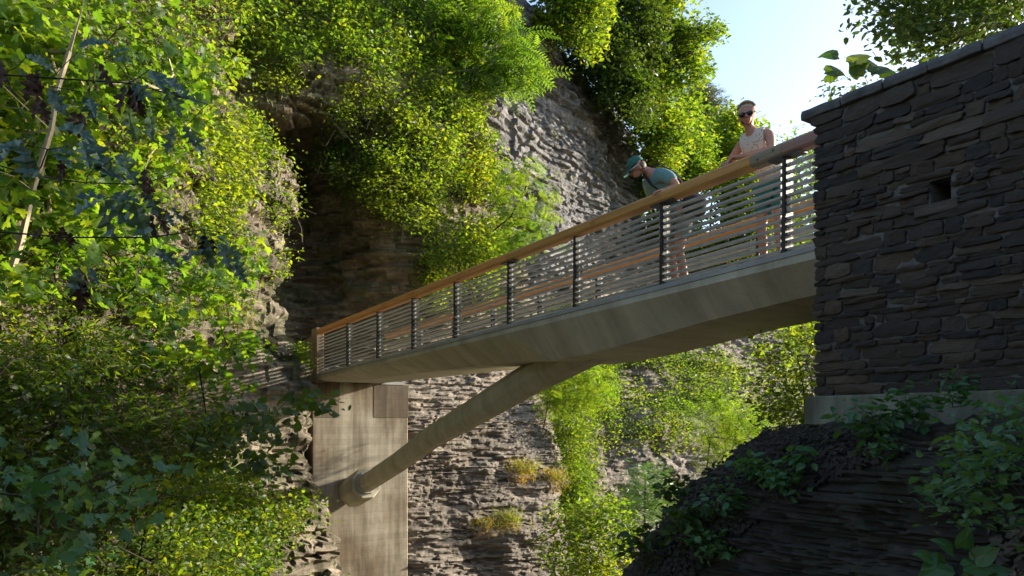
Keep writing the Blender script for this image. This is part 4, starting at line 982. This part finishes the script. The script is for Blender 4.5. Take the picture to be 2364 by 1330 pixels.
# large-leaved vine showing over the coping
hM = leaf_meshes('heart', 'leaf_dark', 5, 3)
vroot = empty('broadleaf_vine', tuple(map(float, at(2000, 215, 7.6)))); tag(vroot, 'vine with a few large heart-shaped leaves standing above the coping against the sky', 'vine')
lv = [(1905, 165, 0, 48), (1935, 130, 170, 42), (1960, 145, 20, 52), (1990, 150, -10, 50), (1912, 190, 60, 40), (1968, 172, 40, 46), (2010, 168, 20, 50), (1985, 178, 120, 44), (2030, 175, 10, 40)]
V, F_ = skeleton([at(2010, 240, 7.7), at(2000, 200, 7.6)], [at(x + 12, y, 7.5) for x, y, *_ in lv], g, 0, r_tip=.0022); me = mesh('stem', np.array(V) - off(vroot), F_); me.materials.append(M['bark_dark']); link('stem', me, vroot)
for x, y, a, s in lv: leaf_object(vroot, hM[int(g.integers(5))], at(x, y, 7.5), (math.cos(R(a)), -.2, math.sin(R(a))), (g.normal(0, .3), -.9, .5), s / F * 7.5 * 1.0)
plant('twiggy_shrub', 'thin twiggy shrub with small leaves peeping over the left end of the coping', 'shrub', [at(1960, 240, 8), at(1950, 215, 7.9)], [at(x, y, 7.9) for x, y in [(1895, 225), (1905, 205), (1925, 200), (1950, 200), (1975, 195), (2000, 190), (1920, 215), (1990, 205)]], 14, .11, .05, 'oval', 'leaf_dark', 'bark_dark', seed=94, r_tip=.0018)
plant('wallside_shrub', 'shrub with small dark leaves behind the railing right beside the stone wall', 'shrub', [at(1990, 620, 9.6), at(1960, 540, 9.5)],
      pxclumps([(1830, 400), (1900, 340), (1960, 340), (1960, 600), (1840, 560), (1850, 480)], 60, g, Y=(9.2, 10.6), clump=.7, seed=22, cs=30), 20, .26, .065, 'oval', 'leaf_dark', 'bark_dark', seed=95, r_tip=.002)
plant('bank_shrub', 'dark-leaved tree filling the gap between the far bank and the footing of the wall', 'tree', [at(1860, 985, 9.4), at(1855, 900, 9.4), at(1840, 820, 9.4)],
      pxclumps([(1830, 730), (1900, 730), (1930, 980), (1780, 985), (1745, 960), (1760, 880), (1750, 800), (1800, 780)], 130, g, Y=(8.6, 10.6), clump=.55, seed=23, cs=35), 22, .26, .07, 'oval', 'leaf', 'bark_dark', seed=96, r_tip=.003)
plant('locust_tree', 'small round-headed locust with feathery leaves in the gap right of the vines', 'tree', [at(1640, 1160, 13), at(1632, 1080, 13), at(1640, 1010, 13)],
      pxclumps([(1595, 930), (1640, 910), (1700, 940), (1770, 960), (1775, 990), (1720, 1040), (1680, 1060), (1640, 1050), (1600, 990)], 90, g, Y=(12.3, 13.6), clump=.2, seed=24), 9, .26, .19, 'frond_small', 'leaf_maple', 'bark_dark', seed=97, r_tip=.003)
plant('locust_tree', 'lower leafy crown hanging beneath the round-headed locust', 'tree', [at(1700, 1170, 12.6), at(1690, 1080, 12.8)],
      pxclumps([(1650, 1040), (1720, 1030), (1720, 1080), (1670, 1120), (1610, 1100)], 36, g, Y=(12, 13), clump=.2, seed=25), 9, .24, .17, 'frond_small', 'leaf', 'bark_dark', seed=98, r_tip=.003)
plant('cedar_shrub', 'soft bluish-green cedar shrub at the foot of the far bank', 'shrub', [at(1490, 1260, 17), at(1488, 1180, 17), at(1490, 1100, 17)],
      pxclumps([(1480, 1075), (1530, 1090), (1550, 1130), (1520, 1210), (1440, 1220), (1430, 1150), (1455, 1100)], 90, g, Y=(16.4, 17.6), clump=.3, seed=26), 20, .32, .22, 'tuft', 'leaf_teal', 'bark', seed=99)
plant('gorge_bush', 'bright leafy bush low in the gorge between the buttress and the dark mound', 'bush', [at(1370, 1480, 14), at(1365, 1330, 14), at(1360, 1250, 14)],
      pxclumps([(1270, 1180), (1340, 1160), (1375, 1145), (1450, 1170), (1455, 1250), (1430, 1360), (1290, 1360), (1250, 1240)], 170, g, Y=(13, 14.6), clump=.3, seed=27), 28, .28, .085, 'oval', 'leaf', 'bark_dark', seed=100, r_tip=.003)
plant('vine_tree', 'feathery tree arching from the buttress top under the bridge', 'tree', [at(1255, 990, 20.3), at(1265, 930, 20.2), at(1290, 880, 20)],
      pxclumps([(1235, 870), (1330, 830), (1400, 850), (1412, 900), (1370, 930), (1290, 960), (1250, 930)], 80, g, Y=(19, 20.6), clump=.2, seed=28), 9, .40, .32, 'frond', 'leaf_maple', 'bark_dark', seed=101, r_tip=.004)
g = np.random.default_rng(33)
plant('hanging_vine', 'curtain of bright vine hanging down the right edge of the rock buttress', 'vine', [at(1262, 900, 24), at(1290, 930, 24), at(1310, 1040, 23.6)],
      pxclumps([(1245, 880), (1310, 890), (1370, 890), (1400, 930), (1352, 980), (1358, 1090), (1345, 1180), (1300, 1185), (1302, 1080), (1285, 1000)], 230, g, Y=(24.0, 25.4), clump=.3, seed=33, cs=40), 28, .30, .12, 'rhomb', 'leaf', 'bark_dark', seed=103, r_tip=.003)
tree_px('rim_tree', 'bushy small tree right on the upper rim of the grey cliff', (1400, 230, 39.5), (1395, 120, 39), [(1275, 20), (1440, 40), (1500, 200), (1500, 300), (1440, 270), (1370, 215), (1320, 140)], 300, (36.4, 39.5), 40, .62, .24, 'rhomb', 'leaf_dark', 104, clump=.2)
# plants on the dark mound
def herb(px, py, label, n, size, mat, seed, tmpl='oval', r=.16, Y=None, name='herb', hgt=.22):
    g = np.random.default_rng(seed); h = hit(px, py); p = (h[0] + h[1] * .02) if Y is None else at(px, py, Y)
    nd = Vector((-p / np.linalg.norm(p)).tolist()); b = p; c = p + np.array([0, 0, hgt * .5]) - p / np.linalg.norm(p) * .10
    return plant(name, label, 'plant', [b, b * .4 + c * .6], list(blob(c, (r, r * .6, r * .7), n, g, .3)), 7, .09, size, tmpl, mat, 'bark_dark', 'plants on the shaded rock mound', seed=seed, r_tip=.0016, woodname='stem', crownname='leaves', tilt=.5)
herb(1745, 1110, 'broad-leaved seedling high on the shoulder of the dark mound', 12, .085, 'leaf_teal', 201)
herb(1800, 1150, 'bushy herb with pinnate leaves below the seedling on the mound', 18, .07, 'leaf_teal', 202, r=.2)
herb(1850, 1100, 'pair of large pale leaves right of the highest seedling on the mound', 5, .10, 'leaf_teal', 203, r=.08)
herb(1560, 1160, 'drooping dark weed on the left flank of the mound', 16, .09, 'leaf_dark', 204, r=.22)
herb(1600, 1230, 'leafy weed halfway down the left flank of the mound', 20, .08, 'leaf_dark', 205, r=.24)
herb(1680, 1190, 'sprawling weed in the middle of the left flank of the mound', 20, .065, 'leaf_teal', 206, r=.24)
herb(1500, 1290, 'weed at the bottom edge of the picture where the mound meets the bright bush', 22, .08, 'leaf_dark', 207, r=.26)
herb(1640, 1290, 'low weed among stones at the bottom of the mound', 16, .07, 'leaf_teal', 208, r=.2)
herb(2020, 1010, 'leafy sprig just below the footing, leftmost of the two', 22, .075, 'leaf_teal', 209, r=.24)
herb(2110, 985, 'leafy sprig just below the footing, right of the other', 20, .07, 'leaf_teal', 210, r=.22)
herb(2040, 1075, 'small hanging sprig on the dark rock below the footing sprigs', 9, .06, 'leaf_teal', 211, r=.11)
herb(2200, 940, 'sprig with pale leaves growing up in front of the footing', 12, .055, 'leaf_teal', 212, r=.2, Y=4.9)
mnd = pxclumps([(2120, 1110), (2200, 1060), (2260, 970), (2340, 930), (2420, 940), (2420, 1240), (2280, 1200), (2200, 1180), (2160, 1210)], 95, g, Y=(3.3, 4.2), clump=.75, seed=29, cs=45)
plant('rambling_shrub', 'rambling shrub with cool green oval leaves spreading over the dark rock at right', 'shrub', [at(2480, 1240, 3.9), at(2380, 1160, 3.9), at(2300, 1090, 3.9)], mnd, 7, .15, .062, 'oval', 'leaf_teal', 'bark_dark', seed=102, r_tip=.0014, tilt=.5)
bl = leaf_meshes('heart', 'leaf_teal', 5, 8)
broot = empty('broadleaf_plant', tuple(map(float, at(2200, 1360, 3.6)))); tag(broot, 'plant with large wavy green leaves at the bottom edge below the stone wall', 'plant')
lv = [(2200, 1275, 140, 60), (2220, 1265, 80, 55), (2185, 1300, 200, 80), (2225, 1310, 0, 70), (2250, 1295, 40, 60), (2150, 1290, 160, 50), (2215, 1330, -60, 60), (2270, 1325, 20, 60), (2180, 1335, 190, 70), (2240, 1270, 100, 40)]
V, F_ = skeleton([at(2205, 1420, 3.6), at(2210, 1370, 3.6)], [at(x, y, 3.55) for x, y, *_ in lv], g, 0, r_tip=.002); me = mesh('stem', np.array(V) - off(broot), F_); me.materials.append(M['bark_dark']); link('stem', me, broot)
for x, y, a, s in lv: leaf_object(broot, bl[int(g.integers(5))], at(x, y, 3.55), (math.cos(R(a)), -.3, math.sin(R(a))), (g.normal(0, .3), -.7, .8), s / F * 3.55)
# loose shale flakes and stones on the mound
def flakes(name, poly, n, smin, smax, mat, seed, label, flat=.3):
    g = np.random.default_rng(seed); V = []; F_ = []
    for x, y in sample_poly(poly, n, g):
        h = hit(x, y)
        if h is None: continue
        p, nr, t = h; p = p + nr * .012; s = g.uniform(smin, smax)
        a = g.normal(0, 1, 3); a -= nr * a.dot(nr) * .6; a /= np.linalg.norm(a); b = np.cross(nr, a); b /= np.linalg.norm(b); nz = np.cross(a, b)
        k = 5; base = len(V); ang = np.sort(g.uniform(0, 2 * math.pi, k)); rr = g.uniform(.6, 1., k)
        for zz in (-.5, .5):
            for q in range(k): V.append(p + (a * math.cos(ang[q]) * rr[q] + b * .6 * math.sin(ang[q]) * rr[q] + nz * zz * flat) * s)
        F_.append(tuple(base + q for q in range(k - 1, -1, -1))); F_.append(tuple(base + k + q for q in range(k)))
        for q in range(k): F_.append((base + q, base + (q + 1) % k, base + k + (q + 1) % k, base + k + q))
    o = link(name, mesh(name, V, F_), None, M[mat]); tag(o, label, 'rubble', kind='stuff'); return o
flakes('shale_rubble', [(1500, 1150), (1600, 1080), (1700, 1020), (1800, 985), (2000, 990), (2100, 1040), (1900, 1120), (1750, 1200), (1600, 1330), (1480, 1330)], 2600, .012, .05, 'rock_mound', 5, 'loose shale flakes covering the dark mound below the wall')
flakes('stone_rubble', [(2250, 1260), (2364, 1180), (2420, 1200), (2420, 1400), (2230, 1400)], 240, .02, .06, 'rock', 6, 'pile of grey stones in the bottom right corner', .8)
# ---------------------------------------------------------------- people
M['skin'] = simple('skin', (.42, .21, .14), .5, 0, 30, .12)
M['shirt'] = simple('teal_shirt', (.13, .25, .25), .9, 0, 25, .15, .004)
M['cap'] = simple('green_cap', (.02, .12, .09), .8, 0, 30, .2)
M['badge'] = simple('cap_badge', (.35, .18, .05), .8)
M['black'] = simple('black_fabric', (.012, .012, .014), .8)
M['shorts_m'] = simple('grey_green_shorts', (.16, .20, .19), .9, 0, 20, .15)
M['shorts_w'] = simple('teal_shorts', (.02, .14, .13), .85, 0, 20, .2)
M['hair'] = simple('ash_blonde_hair', (.50, .44, .36), .5, 0, 60, .5, .004)
M['hair_m'] = simple('grey_brown_hair', (.12, .08, .06), .7, 0, 40, .35)
M['lens'] = simple('dark_lens', (.008, .010, .010), .15)
M['frame'] = simple('white_frame', (.6, .6, .58), .4)
M['shoe'] = simple('shoe', (.08, .07, .07), .8)
def blouse():
    m, n, l, b = new_mat('patterned_blouse'); v = coords(n, l)
    vo = n.new('ShaderNodeTexVoronoi'); vo.inputs['Scale'].default_value = 46; l.new(v, vo.inputs['Vector'])
    r = ramp(n, [(.18, (.10, .07, .06)), (.32, (.62, .56, .50))]); l.new(vo.outputs['Distance'], r.inputs[0]); l.new(r.outputs[0], b.inputs['Base Color']); b.inputs['Roughness'].default_value = .9
    return m
M['blouse'] = blouse()
class Body:
    """figure built in its own frame: x = the way it faces, y = its left, z = up"""
    def __init__(s, name, label, Y, n, face, floor=0.):
        p = P(Y, n, floor); s.root = empty(name, tuple(map(float, p))); tag(s.root, label, 'person')
        f = np.array(face, float); f[2] = 0; f /= np.linalg.norm(f); s.root.rotation_euler = (0, 0, math.atan2(f[1], f[0]))
    def skin(s, name, joints, edges, mat, sub=2, root=0, parent=None):
        names = list(joints); idx = {k: i for i, k in enumerate(names)}
        me = bpy.data.meshes.new(name); me.from_pydata([joints[k][0] for k in names], [(idx[a], idx[b]) for a, b in edges], [])
        o = bpy.data.objects.new(name, me); COL.objects.link(o)
        mod = o.modifiers.new('skin', 'SKIN'); mod.use_smooth_shade = True
        for i, k in enumerate(names):
            r = joints[k][1]; sv = me.skin_vertices[0].data[i]; sv.radius = r if hasattr(r, '__len__') else (r, r); sv.use_root = (i == root)
        sb = o.modifiers.new('sub', 'SUBSURF'); sb.levels = sub; sb.render_levels = sub
        dg = bpy.context.evaluated_depsgraph_get(); dg.update(); m2 = bpy.data.meshes.new_from_object(o.evaluated_get(dg)); m2.name = name
        o.modifiers.clear(); o.data = m2; m2.materials.clear(); m2.materials.append(mat); m2.polygons.foreach_set('use_smooth', np.ones(len(m2.polygons), dtype=bool))
        o.parent = parent or s.root; return o
    def mb(s, m, name, mat, smooth=False, parent=None, bevel=0):
        me = mesh(name, m.v, m.f, smooth); o = bpy.data.objects.new(name, me); COL.objects.link(o); me.materials.append(mat); o.parent = parent or s.root; return o
def lerp(a, b, t): return tuple(np.array(a) * (1 - t) + np.array(b) * t)
def hand(J, E, wrist, tag_, d, up, side, grip=.0, L=.085):
    """palm, four fingers and a thumb; d = way the fingers point, up = back of the hand"""
    d = Vector(d).normalized(); up = Vector(up).normalized(); sd = d.cross(up).normalized() * side
    w_ = Vector(wrist); pc = w_ + d * .045
    J[tag_ + 'p'] = (tuple(pc), (.036, .018)); E.append((tag_ + 'w', tag_ + 'p'))
    for i, (o_, fl) in enumerate(((-.030, .92), (-.010, 1.0), (.010, .95), (.029, .78))):
        b = pc + d * .035 + sd * o_; k = b + (d - up * grip * .5).normalized() * L * .42 * fl; t = k + (d * .45 - up * (.35 + grip)).normalized() * L * .55 * fl
        J[f'{tag_}f{i}a'] = (tuple(b), .0105); J[f'{tag_}f{i}b'] = (tuple(k), .0095); J[f'{tag_}f{i}c'] = (tuple(t), .008)
        E += [(tag_ + 'p', f'{tag_}f{i}a'), (f'{tag_}f{i}a', f'{tag_}f{i}b'), (f'{tag_}f{i}b', f'{tag_}f{i}c')]
    b = pc - sd * .034 + d * .002; k = b + (d * .6 - sd * .7).normalized() * .03; t = k + (d * .9 - sd * .1 - up * .3).normalized() * .03
    J[tag_ + 't1'] = (tuple(b), .012); J[tag_ + 't2'] = (tuple(k), .011); J[tag_ + 't3'] = (tuple(t), .009)
    E += [(tag_ + 'p', tag_ + 't1'), (tag_ + 't1', tag_ + 't2'), (tag_ + 't2', tag_ + 't3')]
def head_frame(c, fwd, up):
    x = Vector(fwd).normalized(); z = Vector(up); z = (z - x * z.dot(x)).normalized(); y = z.cross(x); c = Vector(c)
    return lambda a, b, e: tuple(c + x * a + y * b + z * e)
def ellipsoid(m, h, c, r, nu=18, nv=12, v0=0., v1=math.pi, cond=None, dis=None):
    V = []; 
    for i in range(nv + 1):
        ph = v0 + (v1 - v0) * i / nv
        for j in range(nu):
            th = 2 * math.pi * j / nu; q = [math.sin(ph) * math.cos(th), math.sin(ph) * math.sin(th), math.cos(ph)]
            k = dis(q) if dis else 1.
            V.append(h(c[0] + r[0] * q[0] * k, c[1] + r[1] * q[1] * k, c[2] + r[2] * q[2] * k))
    Fs = [(i * nu + j, (i + 1) * nu + j, (i + 1) * nu + (j + 1) % nu, i * nu + (j + 1) % nu) for i in range(nv) for j in range(nu)]
    m.add(V, Fs)
def build_head(J, E, h, neck):
    """skin joints of a head with a jaw, brow and nose; h maps head-local (forward, left, up) to body space"""
    J['hd1'] = (h(-.015, 0, .0), (.074, .088)); J['hd2'] = (h(-.012, 0, .055), (.070, .084)); J['jaw'] = (h(.035, 0, -.055), (.048, .046)); J['chin'] = (h(.062, 0, -.088), (.022, .024))
    J['brow'] = (h(.050, 0, .035), (.052, .034)); J['nz1'] = (h(.088, 0, .004), (.015, .02)); J['nz2'] = (h(.108, 0, -.018), (.013, .012)); J['mth'] = (h(.080, 0, -.052), (.022, .014))
    E += [(neck, 'hd1'), ('hd1', 'hd2'), ('hd1', 'jaw'), ('jaw', 'chin'), ('hd2', 'brow'), ('hd1', 'nz1'), ('nz1', 'nz2'), ('jaw', 'mth')]
    for s_, k in ((-1, 'r'), (1, 'l')):
        J['ear' + k] = (h(-.012, s_ * .088, -.005), (.012, .024)); E.append(('hd1', 'ear' + k))

# the man: leaning over the handrail, looking down to his right
fm = -WD * .93 + UD * .30
man = Body('person', 'man in green cap and teal t-shirt with black shoulder bag, leaning over the handrail', 8.80, .56, fm)
J = {}; E = []
J['pel'] = ((-.03, 0, .93), (.14, .11)); J['wst'] = ((.05, 0, 1.06), (.12, .095)); J['bel'] = ((.13, 0, 1.16), (.125, .10)); J['chs'] = ((.23, 0, 1.29), (.14, .095)); J['shc'] = ((.31, 0, 1.385), (.10, .065)); J['nk'] = ((.385, 0, 1.43), (.056, .056)); J['nk2'] = ((.43, 0, 1.45), (.05, .05))
E += [('pel', 'wst'), ('wst', 'bel'), ('bel', 'chs'), ('chs', 'shc'), ('shc', 'nk'), ('nk', 'nk2')]
arms = {}
for s_, k in ((1, 'l'), (-1, 'r')):
    J['sh' + k] = ((.27, s_ * .185, 1.36), .062)
    if k == 'r': el = (.06, -.42, 1.22); wr = (.36, -.20, 1.135)
    else: el = (.20, .38, 1.16); wr = (.36, .34, 1.10)
    if k == 'r': el = (.10, -.38, 1.20); wr = (.36, -.05, 1.115)
    J['el' + k] = (el, .045); J[k + 'w'] = (wr, .030); arms[k] = (J['sh' + k][0], el, wr)
    E += [('shc', 'sh' + k), ('sh' + k, 'el' + k), ('el' + k, k + 'w')]
    hand(J, E, wr, k, (.85, .15 * s_, -.1), (.1, 0, 1), -s_, .5)
    hx = (-.03, s_ * .10, .88); kn = (.02 + .02 * s_, s_ * .12, .49); an = (-.06, s_ * .12, .09)
    J['hp' + k] = (hx, .10); J['th' + k] = (lerp(hx, kn, .5), .085); J['kn' + k] = (kn, .058); J['cf' + k] = (lerp(kn, an, .35), .058); J['an' + k] = (an, .038); J['to' + k] = ((.09, s_ * .13, .045), (.045, .03))
    E += [('pel', 'hp' + k), ('hp' + k, 'th' + k), ('th' + k, 'kn' + k), ('kn' + k, 'cf' + k), ('cf' + k, 'an' + k), ('an' + k, 'to' + k)]
h = head_frame((.525, 0, 1.455), (.80, -.35, -.60), (.58, -.2, .80)); build_head(J, E, h, 'nk2')
man.skin('body', J, E, M['skin'])
T = {'pel': ((-.03, 0, .95), (.17, .135)), 'wst': ((.05, 0, 1.06), (.17, .14)), 'bel': ((.13, 0, 1.16), (.178, .148)), 'chs': ((.23, 0, 1.29), (.19, .14)), 'shc': ((.30, 0, 1.378), (.15, .115)), 'col': ((.35, 0, 1.405), (.075, .07))}
Te = [('pel', 'wst'), ('wst', 'bel'), ('bel', 'chs'), ('chs', 'shc'), ('shc', 'col')]
for k, (a, b, c) in arms.items():
    T['s' + k] = (a, .092); T['u' + k] = (lerp(a, b, .72), .074); Te += [('shc', 's' + k), ('s' + k, 'u' + k)]
man.skin('tshirt', T, Te, M['shirt'])
T = {'pel': ((-.03, 0, .90), (.16, .14))}; Te = []
for s_, k in ((1, 'l'), (-1, 'r')):
    T['a' + k] = ((-.03, s_ * .10, .84), .115); T['b' + k] = ((0, s_ * .115, .60), .095); Te += [('pel', 'a' + k), ('a' + k, 'b' + k)]
man.skin('shorts', T, Te, M['shorts_m'])
m = MB(); ellipsoid(m, h, (-.012, 0, .045), (.107, .090, .098), 20, 8, 0, math.pi * .52)
cap = man.mb(m, 'cap', M['cap'], True)
m = MB(); V = []
for i in range(9):
    a = -1.15 + 2.3 * i / 8
    V += [h(.075 * math.cos(a) + .01, .085 * math.sin(a), .045), h(.165 * math.cos(a * .75) + .015, .085 * math.sin(a), .018 - .01 * abs(a)), h(.165 * math.cos(a * .75) + .015, .085 * math.sin(a), .010 - .01 * abs(a)), h(.075 * math.cos(a) + .01, .085 * math.sin(a), .035)]
m.add(V, [(i * 4 + q, i * 4 + (q + 1) % 4, i * 4 + 4 + (q + 1) % 4, i * 4 + 4 + q) for i in range(8) for q in range(4)]); man.mb(m, 'cap_peak', M['cap'], False, cap)
m = MB(); ellipsoid(m, h, (.085, .03, .085), (.012, .018, .014), 8, 6); man.mb(m, 'badge', M['badge'], True, cap)
m = MB(); ellipsoid(m, h, (-.035, 0, -.005), (.082, .084, .070), 16, 8, math.pi * .35, math.pi * .85); man.mb(m, 'hair', M['hair_m'], True)
m = MB()
for s_ in (-1, 1):
    m.tube([h(-.02, s_ * .094, .005), h(.045, s_ * .088, .012), h(.095, s_ * .062, .012)], .0045, 6)
gl = man.mb(m, 'glasses', M['frame'])
m = MB()
for s_ in (-1, 1): ellipsoid(m, h, (.092, s_ * .034, .006), (.010, .028, .018), 12, 6)
man.mb(m, 'lens', M['lens'], True, gl)
m = MB(); pts = [(.36, -.10, 1.47), (.42, -.04, 1.40), (.385, .06, 1.28), (.30, .14, 1.12), (.20, .20, 1.0)]
back = [(.35, -.07, 1.50), (.24, .02, 1.53), (.10, .12, 1.42), (.0, .20, 1.22), (-.04, .25, 1.10)]
fr = [(.35, -.07, 1.50), (.42, -.02, 1.40), (.38, .08, 1.25), (.25, .18, 1.12), (.06, .25, 1.04)]
for line in (back, fr):
    m.loft([[tuple(Vector(p) + Vector((dx * .02, dy * .012, dx * .006))) for dx, dy in ((-1, -1), (1, -1), (1, 1), (-1, 1))] for p in line])
bag = empty('shoulder_bag'); bag.parent = man.root; bag['label'] = 'black shoulder bag on its strap'
man.mb(m, 'strap', M['black'], False, bag)
m = MB(); ellipsoid(m, head_frame((-.08, .27, 1.0), (1, 0, 0), (0, 0, 1)), (0, 0, 0), (.15, .07, .13), 16, 10, dis=lambda q: 1 + .18 * (abs(q[0]) * abs(q[2])) * 2); man.mb(m, 'pouch', M['black'], True, bag)
for s_ in (-1, 1):
    m = MB(); m.loft([[(x, s_ * .12 + y * wd, z) for y, z in ((-1, 0), (1, 0), (1, hh), (-1, hh))] for x, wd, hh in ((-.12, .035, .09), (-.04, .045, .10), (.06, .05, .065), (.15, .042, .045))]); man.mb(m, 'shoe', M['shoe'], False)

# the woman: leaning on her forearms, face turned to the camera
wo = Body('person', 'woman in dark sunglasses and patterned sleeveless blouse, leaning on the handrail', 7.70, .52, -WD)
J = {}; E = []
J['pel'] = ((-.12, 0, .90), (.12, .10)); J['wst'] = ((-.02, 0, 1.04), (.09, .075)); J['chs'] = ((.11, 0, 1.18), (.10, .075)); J['shc'] = ((.21, 0, 1.29), (.085, .06)); J['nk'] = ((.275, 0, 1.355), (.048, .048)); J['nk2'] = ((.31, 0, 1.395), (.046, .046))
E += [('pel', 'wst'), ('wst', 'chs'), ('chs', 'shc'), ('shc', 'nk'), ('nk', 'nk2')]
arms = {}
for s_, k in ((1, 'l'), (-1, 'r')):
    J['sh' + k] = ((.19, s_ * .165, 1.28), .056)
    if s_ < 0: el = (.18, .40 * -1 + .02, 1.16); wr = (.42, .33 * -1 + .12, 1.135)
    else: el = (.22, -.02, 0); 
    # her right arm is on the far end (to the right in the picture), her left on the other
    if s_ < 0: el = (.20, -.36, 1.085); wr = (.37, -.20, 1.055)
    if s_ > 0: el = (.26, .24, 1.09); wr = (.40, .00, 1.065)
    J['el' + k] = (el, .042); J[k + 'w'] = (wr, .027); arms[k] = (J['sh' + k][0], el, wr)
    E += [('shc', 'sh' + k), ('sh' + k, 'el' + k), ('el' + k, k + 'w')]
    if s_ > 0: hand(J, E, wr, k, (.35, -.9, 0), (.1, 0, 1), -s_, .25, .08)
    else: hand(J, E, wr, k, (.85, .3, -.15), (.1, 0, 1), -s_, .7, .08)
    hx = (-.10, s_ * .095, .86); kn = (-.04, s_ * .10, .47); an = (-.10, s_ * .11, .08)
    J['hp' + k] = (hx, .10); J['th' + k] = (lerp(hx, kn, .5), .08); J['kn' + k] = (kn, .052); J['cf' + k] = (lerp(kn, an, .35), .052); J['an' + k] = (an, .034); J['to' + k] = ((.04, s_ * .12, .04), (.04, .026))
    E += [('pel', 'hp' + k), ('hp' + k, 'th' + k), ('th' + k, 'kn' + k), ('kn' + k, 'cf' + k), ('cf' + k, 'an' + k), ('an' + k, 'to' + k)]
h = head_frame((.345, .01, 1.475), (.80, .52, -.33), (.26, .06, .94)); build_head(J, E, h, 'nk2')
wo.skin('body', J, E, M['skin'])
T = {'pel': ((-.10, 0, .93), (.165, .14)), 'wst': ((-.01, 0, 1.05), (.15, .125)), 'chs': ((.12, 0, 1.19), (.175, .14)), 'shc': ((.205, 0, 1.285), (.15, .12)), 'col': ((.235, 0, 1.325), (.09, .075))}
Te = [('pel', 'wst'), ('wst', 'chs'), ('chs', 'shc'), ('shc', 'col')]
for k, (a, b, c) in arms.items(): T['s' + k] = (lerp(a, (.20, 0, 1.29), .2), .088); Te += [('shc', 's' + k)]
wo.skin('blouse', T, Te, M['blouse'])
T = {'pel': ((-.10, 0, .88), (.155, .13))}; Te = []
for s_, k in ((1, 'l'), (-1, 'r')):
    T['a' + k] = ((-.10, s_ * .095, .82), .112); T['b' + k] = ((-.07, s_ * .105, .55), .095); Te += [('pel', 'a' + k), ('a' + k, 'b' + k)]
wo.skin('shorts', T, Te, M['shorts_w'])
m = MB(); ellipsoid(m, h, (-.052, 0, .034), (.082, .088, .100), 22, 10, 0, math.pi * .54, dis=lambda q: .985 if q[0] > .45 and q[2] < .75 else 1.04)
ellipsoid(m, h, (-.055, 0, -.01), (.065, .086, .08), 16, 8); ellipsoid(m, h, (-.10, .0, -.05), (.035, .04, .07), 10, 8)
hs = random.Random(4)
for i in range(46):
    t = -1.25 + 2.5 * i / 45                      # from one temple over the parting to the other, swept back to a low bun
    y0 = math.sin(t) * .090; z0 = .045 + math.cos(t) * .078; x0 = .038 - .05 * abs(t) / 1.25 + hs.uniform(-.006, .006); pts = []
    for k in range(7):
        f = k / 6.; a = f * 1.75; rad = 1.0 + hs.uniform(-.012, .02)
        x = x0 - .125 * math.sin(min(a, 1.6)) * (1 - .1 * abs(math.sin(t))); fall = 1 - f ** 1.6
        pts.append(h(x, (y0 * fall + .0) * rad * (1.03 if k < 5 else 1), (z0 - .035) * fall * rad + .035 - .075 * f ** 2))
    m.tube(pts, [.0075, .009, .0095, .0095, .009, .008, .006], 5)
wo.mb(m, 'hair', M['hair'], True)
m = MB(); m.tube([h(-.02, -.092, .006), h(.05, -.086, .014), h(.092, -.062, .014), h(.104, -.01, .014), h(.104, .01, .014), h(.092, .062, .014), h(.05, .086, .014), h(-.02, .092, .006)], .005, 6); gl = wo.mb(m, 'sunglasses', M['lens'])
m = MB()
for s_ in (-1, 1): ellipsoid(m, h, (.094, s_ * .036, .004), (.012, .034, .024), 14, 8)
wo.mb(m, 'lens', M['lens'], True, gl)
m = MB(); m.tube([h(.098, -.024, -.052), h(.104, 0, -.050), h(.098, .024, -.052)], .0045, 6)
wo.mb(m, 'lips', simple('lips', (.25, .08, .07), .5), True)
for s_ in (-1, 1):
    m = MB(); m.loft([[(x, s_ * .115 + y * wd, z) for y, z in ((-1, 0), (1, 0), (1, hh), (-1, hh))] for x, wd, hh in ((-.16, .032, .08), (-.08, .04, .09), (.02, .045, .06), (.10, .038, .04))]); wo.mb(m, 'shoe', M['shoe'], False)

wo.root.scale = (1.05, 1.05, 1.09)
man.root.scale = (1.04, 1.04, 1.03)
